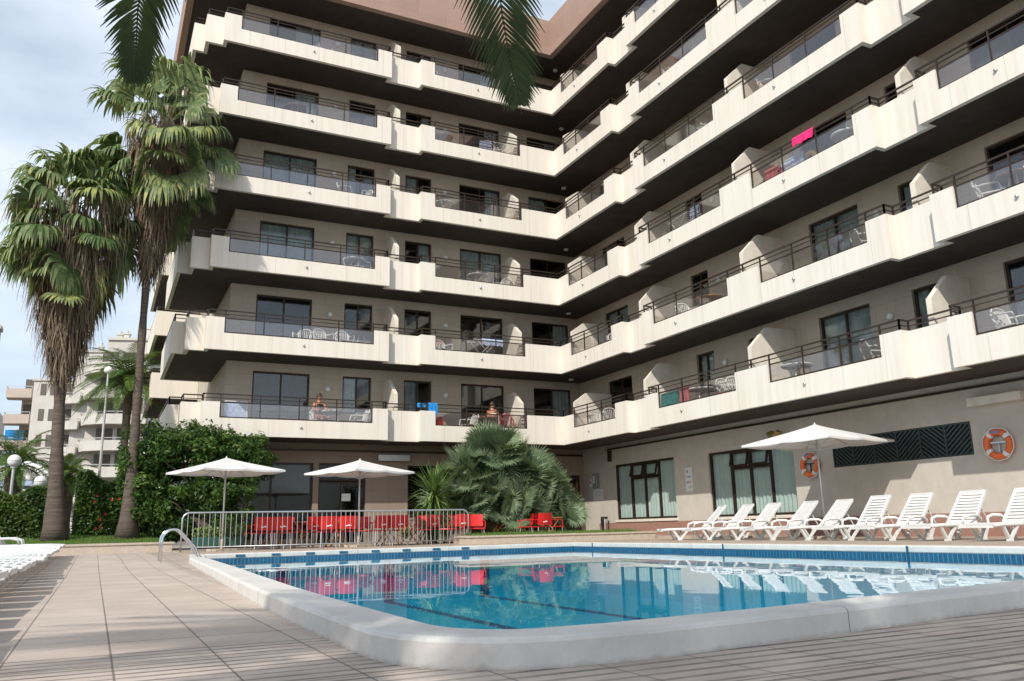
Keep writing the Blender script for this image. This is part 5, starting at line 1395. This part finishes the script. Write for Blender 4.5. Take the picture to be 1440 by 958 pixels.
# inflatable rings
for (y, z, mt, lab) in ((-12.15, .82, 'pink', 'pink inflatable swim ring behind glass in the third row'), (-13.0, .78, 'yellow', 'yellow inflatable swim ring behind glass in the third row')):
    m_ = MB(); m_.tube([(0, math.cos(t_)*.17, math.sin(t_)*.17) for t_ in [i*math.pi/10 for i in range(21)]], .065, 10); tag(m_.build('swim_ring', mt, loc=(.4, y, zr(2)+z), smooth=True), lab, 'swim ring')
bt = MB(); bt.tube([(0,0,0),(0,0,.2),(0,0,.25),(0,0,.3)], [.04,.04,.018,.018], 10); tag(bt.build('drink_bottle', 'greenbox', loc=(.5,-14.2,zr(2)+FLO+.72), smooth=True), 'small green bottle standing on the round table in the third row', 'bottle')
# drying racks
def rack(x, y, k, rz, label):
    r = tag(empty('drying_rack', (x, y, Z1+k*H+FLO), rz), label, 'drying rack')
    f = MB()
    for s_ in (-1, 1):
        f.tube([(-.45,s_*.27,0),(.45,s_*.27,.9)], .012, 6); f.tube([(.45,s_*.27,0),(-.45,s_*.27,.9)], .012, 6); f.tube([(-.6,s_*.27,.9),(.6,s_*.27,.9)], .012, 6)
    for i in range(9): x_ = -.6+1.2*i/8; f.tube([(x_,-.27,.9),(x_,.27,.9)], .006, 5)
    f.build('frame', 'white', r); return r
rack(-3.0, .75, 1, .1, 'white drying rack hung with washing, second row of the left wing')
rack(-2.3, .7, 4, .0, 'white drying rack at the right end, fifth row of the left wing')
rack(.75, -7.2, 2, 1.5, 'white drying rack on the second bay, third row of the right wing')
cloth('beach_towel', (-2.75, .5, zr(1)+FLO+.93), (1,0,0), .9, .22, 'paleblue', 'pale towel spread on the drying rack, second row of the left wing', seed=12)
cloth('garment', (-3.3, .5, zr(1)+FLO+.93), (1,0,0), .3, .35, 'black', 'dark garment hanging from the second-row drying rack', 'garment', seed=13)
# folded lounger leaning on the wall of the lowest left balcony
pn = tag(empty('folded_chair', (-12.0, 1.4, zr(0)+FLO)), 'folded grey and white chair leaning by the wall, lowest row of the left wing', 'folded chair')
m_ = MB(); m_.obox(Vector((0,0,.52)), Vector((1,0,0)), Vector((0,.97,-.24)), Vector((0,.24,.97)), .34, .015, .46); m_.build('fabric', 'paleblue', pn)
m_ = MB(); [m_.bar((s_*.36,-.12,0),(s_*.36,.12,1.05),.03) for s_ in (-1,1)]; m_.bar((-.36,.12,1.05),(.36,.12,1.05),.03); m_.build('frame', 'white', pn)

# ---- two people on the lowest balconies (skin-modifier bodies)
def person(loc, rz, label, joints, cloth_specs, hair):
    r = tag(empty('person', loc, rz), label, 'person')
    names = list(joints); idx = {n: i for i, n in enumerate(names)}
    bones = [('pelvis','belly'),('belly','chest'),('chest','neck'),('neck','head'),('head','crownp'),('chest','shL'),('shL','elL'),('elL','wrL'),('wrL','haL'),('chest','shR'),('shR','elR'),('elR','wrR'),('wrR','haR'),
             ('pelvis','hipL'),('hipL','knL'),('knL','anL'),('anL','toL'),('pelvis','hipR'),('hipR','knR'),('knR','anR'),('anR','toR')]
    me = bpy.data.meshes.new('body'); me.from_pydata([joints[n][0] for n in names], [(idx[a], idx[b]) for a, b in bones], []); o = bpy.data.objects.new('body', me); C.objects.link(o); o.parent = r
    md = o.modifiers.new('skin', 'SKIN')
    for i, n in enumerate(names): me.skin_vertices[0].data[i].radius = (joints[n][1], joints[n][1]*(.8 if n in ('chest','belly') else 1))
    me.skin_vertices[0].data[idx['pelvis']].use_root = True
    sb2 = o.modifiers.new('sub', 'SUBSURF'); sb2.levels = 2; sb2.render_levels = 2; md.use_smooth_shade = True
    me.materials.append(M['skin'])
    hd = Vector(joints['crownp'][0])
    h_ = MB(); n = 7; h_.tube([hd+Vector((0,.02,-.08+.15*i/n)) for i in range(n+1)], [.105*math.sqrt(max(.02, 1-((i/n)**2))) for i in range(n+1)], 14); h_.build('hair', hair, r, smooth=True)
    for nm, pts, rs, mt in cloth_specs: m_ = MB(); m_.tube(pts, rs, 14); m_.build(nm, mt, r, smooth=True)
    # face
    f_ = MB(); hc = Vector(joints['head'][0])+Vector((0,0,.05)); f_.tube([hc+Vector((0,-.085,.0)), hc+Vector((0,-.115,-.02)), hc+Vector((0,-.09,-.03))], [.008,.014,.010], 6); f_.build('nose', 'skin', r)
    for s_ in (-1, 1):
        e_ = MB(); e_.tube([hc+Vector((s_*.032,-.086,.02)), hc+Vector((s_*.032,-.096,.02))], .009, 6); e_.build('eye', 'hair', r)
    # hands: fingers
    for s_ in ('L', 'R'):
        w_ = Vector(joints['ha'+s_][0]); d_ = (w_-Vector(joints['wr'+s_][0])).normalized(); sd = d_.cross(Vector((0,0,1))).normalized()
        q = MB()
        for i in range(4): a0 = w_+sd*(-.027+.018*i); q.tube([a0, a0+d_*.04, a0+d_*.06+Vector((0,0,-.02))], [.010,.009,.006], 6)
        q.tube([w_-d_*.04+sd*.03, w_+sd*.055, w_+d_*.02+sd*.06], [.011,.010,.007], 6); q.build('fingers', 'skin', r)
    return r
def seated(arm=0):
    return {'pelvis':((0,.05,.52),.13),'belly':((0,.07,.70),.125),'chest':((0,.09,.92),.145),'neck':((0,.08,1.12),.055),'head':((0,.05,1.22),.085),'crownp':((0,.05,1.32),.09),
     'shL':((-.17,.09,1.03),.06),'elL':((-.25,-.02,.78),.045),'wrL':((-.18,-.24,.74+arm),.032),'haL':((-.15,-.32,.74+arm),.035),
     'shR':((.17,.09,1.03),.06),'elR':((.25,-.02,.78),.045),'wrR':((.18,-.22,.80+arm),.032),'haR':((.14,-.30,.83+arm),.035),
     'hipL':((-.10,.0,.52),.10),'knL':((-.13,-.42,.50),.062),'anL':((-.13,-.40,.08),.042),'toL':((-.13,-.56,.03),.035),
     'hipR':((.10,.0,.52),.10),'knR':((.14,-.42,.50),.062),'anR':((.15,-.36,.08),.042),'toR':((.16,-.52,.03),.035)}
person((-9.3, .75, zr(0)+FLO-.02), .25, 'person in dark swimwear seated facing the pool on the lowest left balcony', seated(),
    [('swimsuit', [(0,.06,.50),(0,.07,.62),(0,.08,.80),(0,.095,.98)], [.15,.135,.14,.15], 'black')], 'hair')
mchair(-9.3, .88, 0, 0, 'A1', extra='white plastic chair under the seated person')
person((-2.65, .75, zr(0)+FLO-.02), math.pi-.9, 'bare-chested person seated at the table above the palm clump', seated(.05),
    [('shorts', [(0,.06,.44),(0,.06,.53),(0,.07,.64)], [.155,.165,.14], 'inkblue')], 'hair')
mchair(-2.65+.10, .75-.08, 0, math.pi-.9, 'A2', extra='white plastic chair under the bare-chested person')
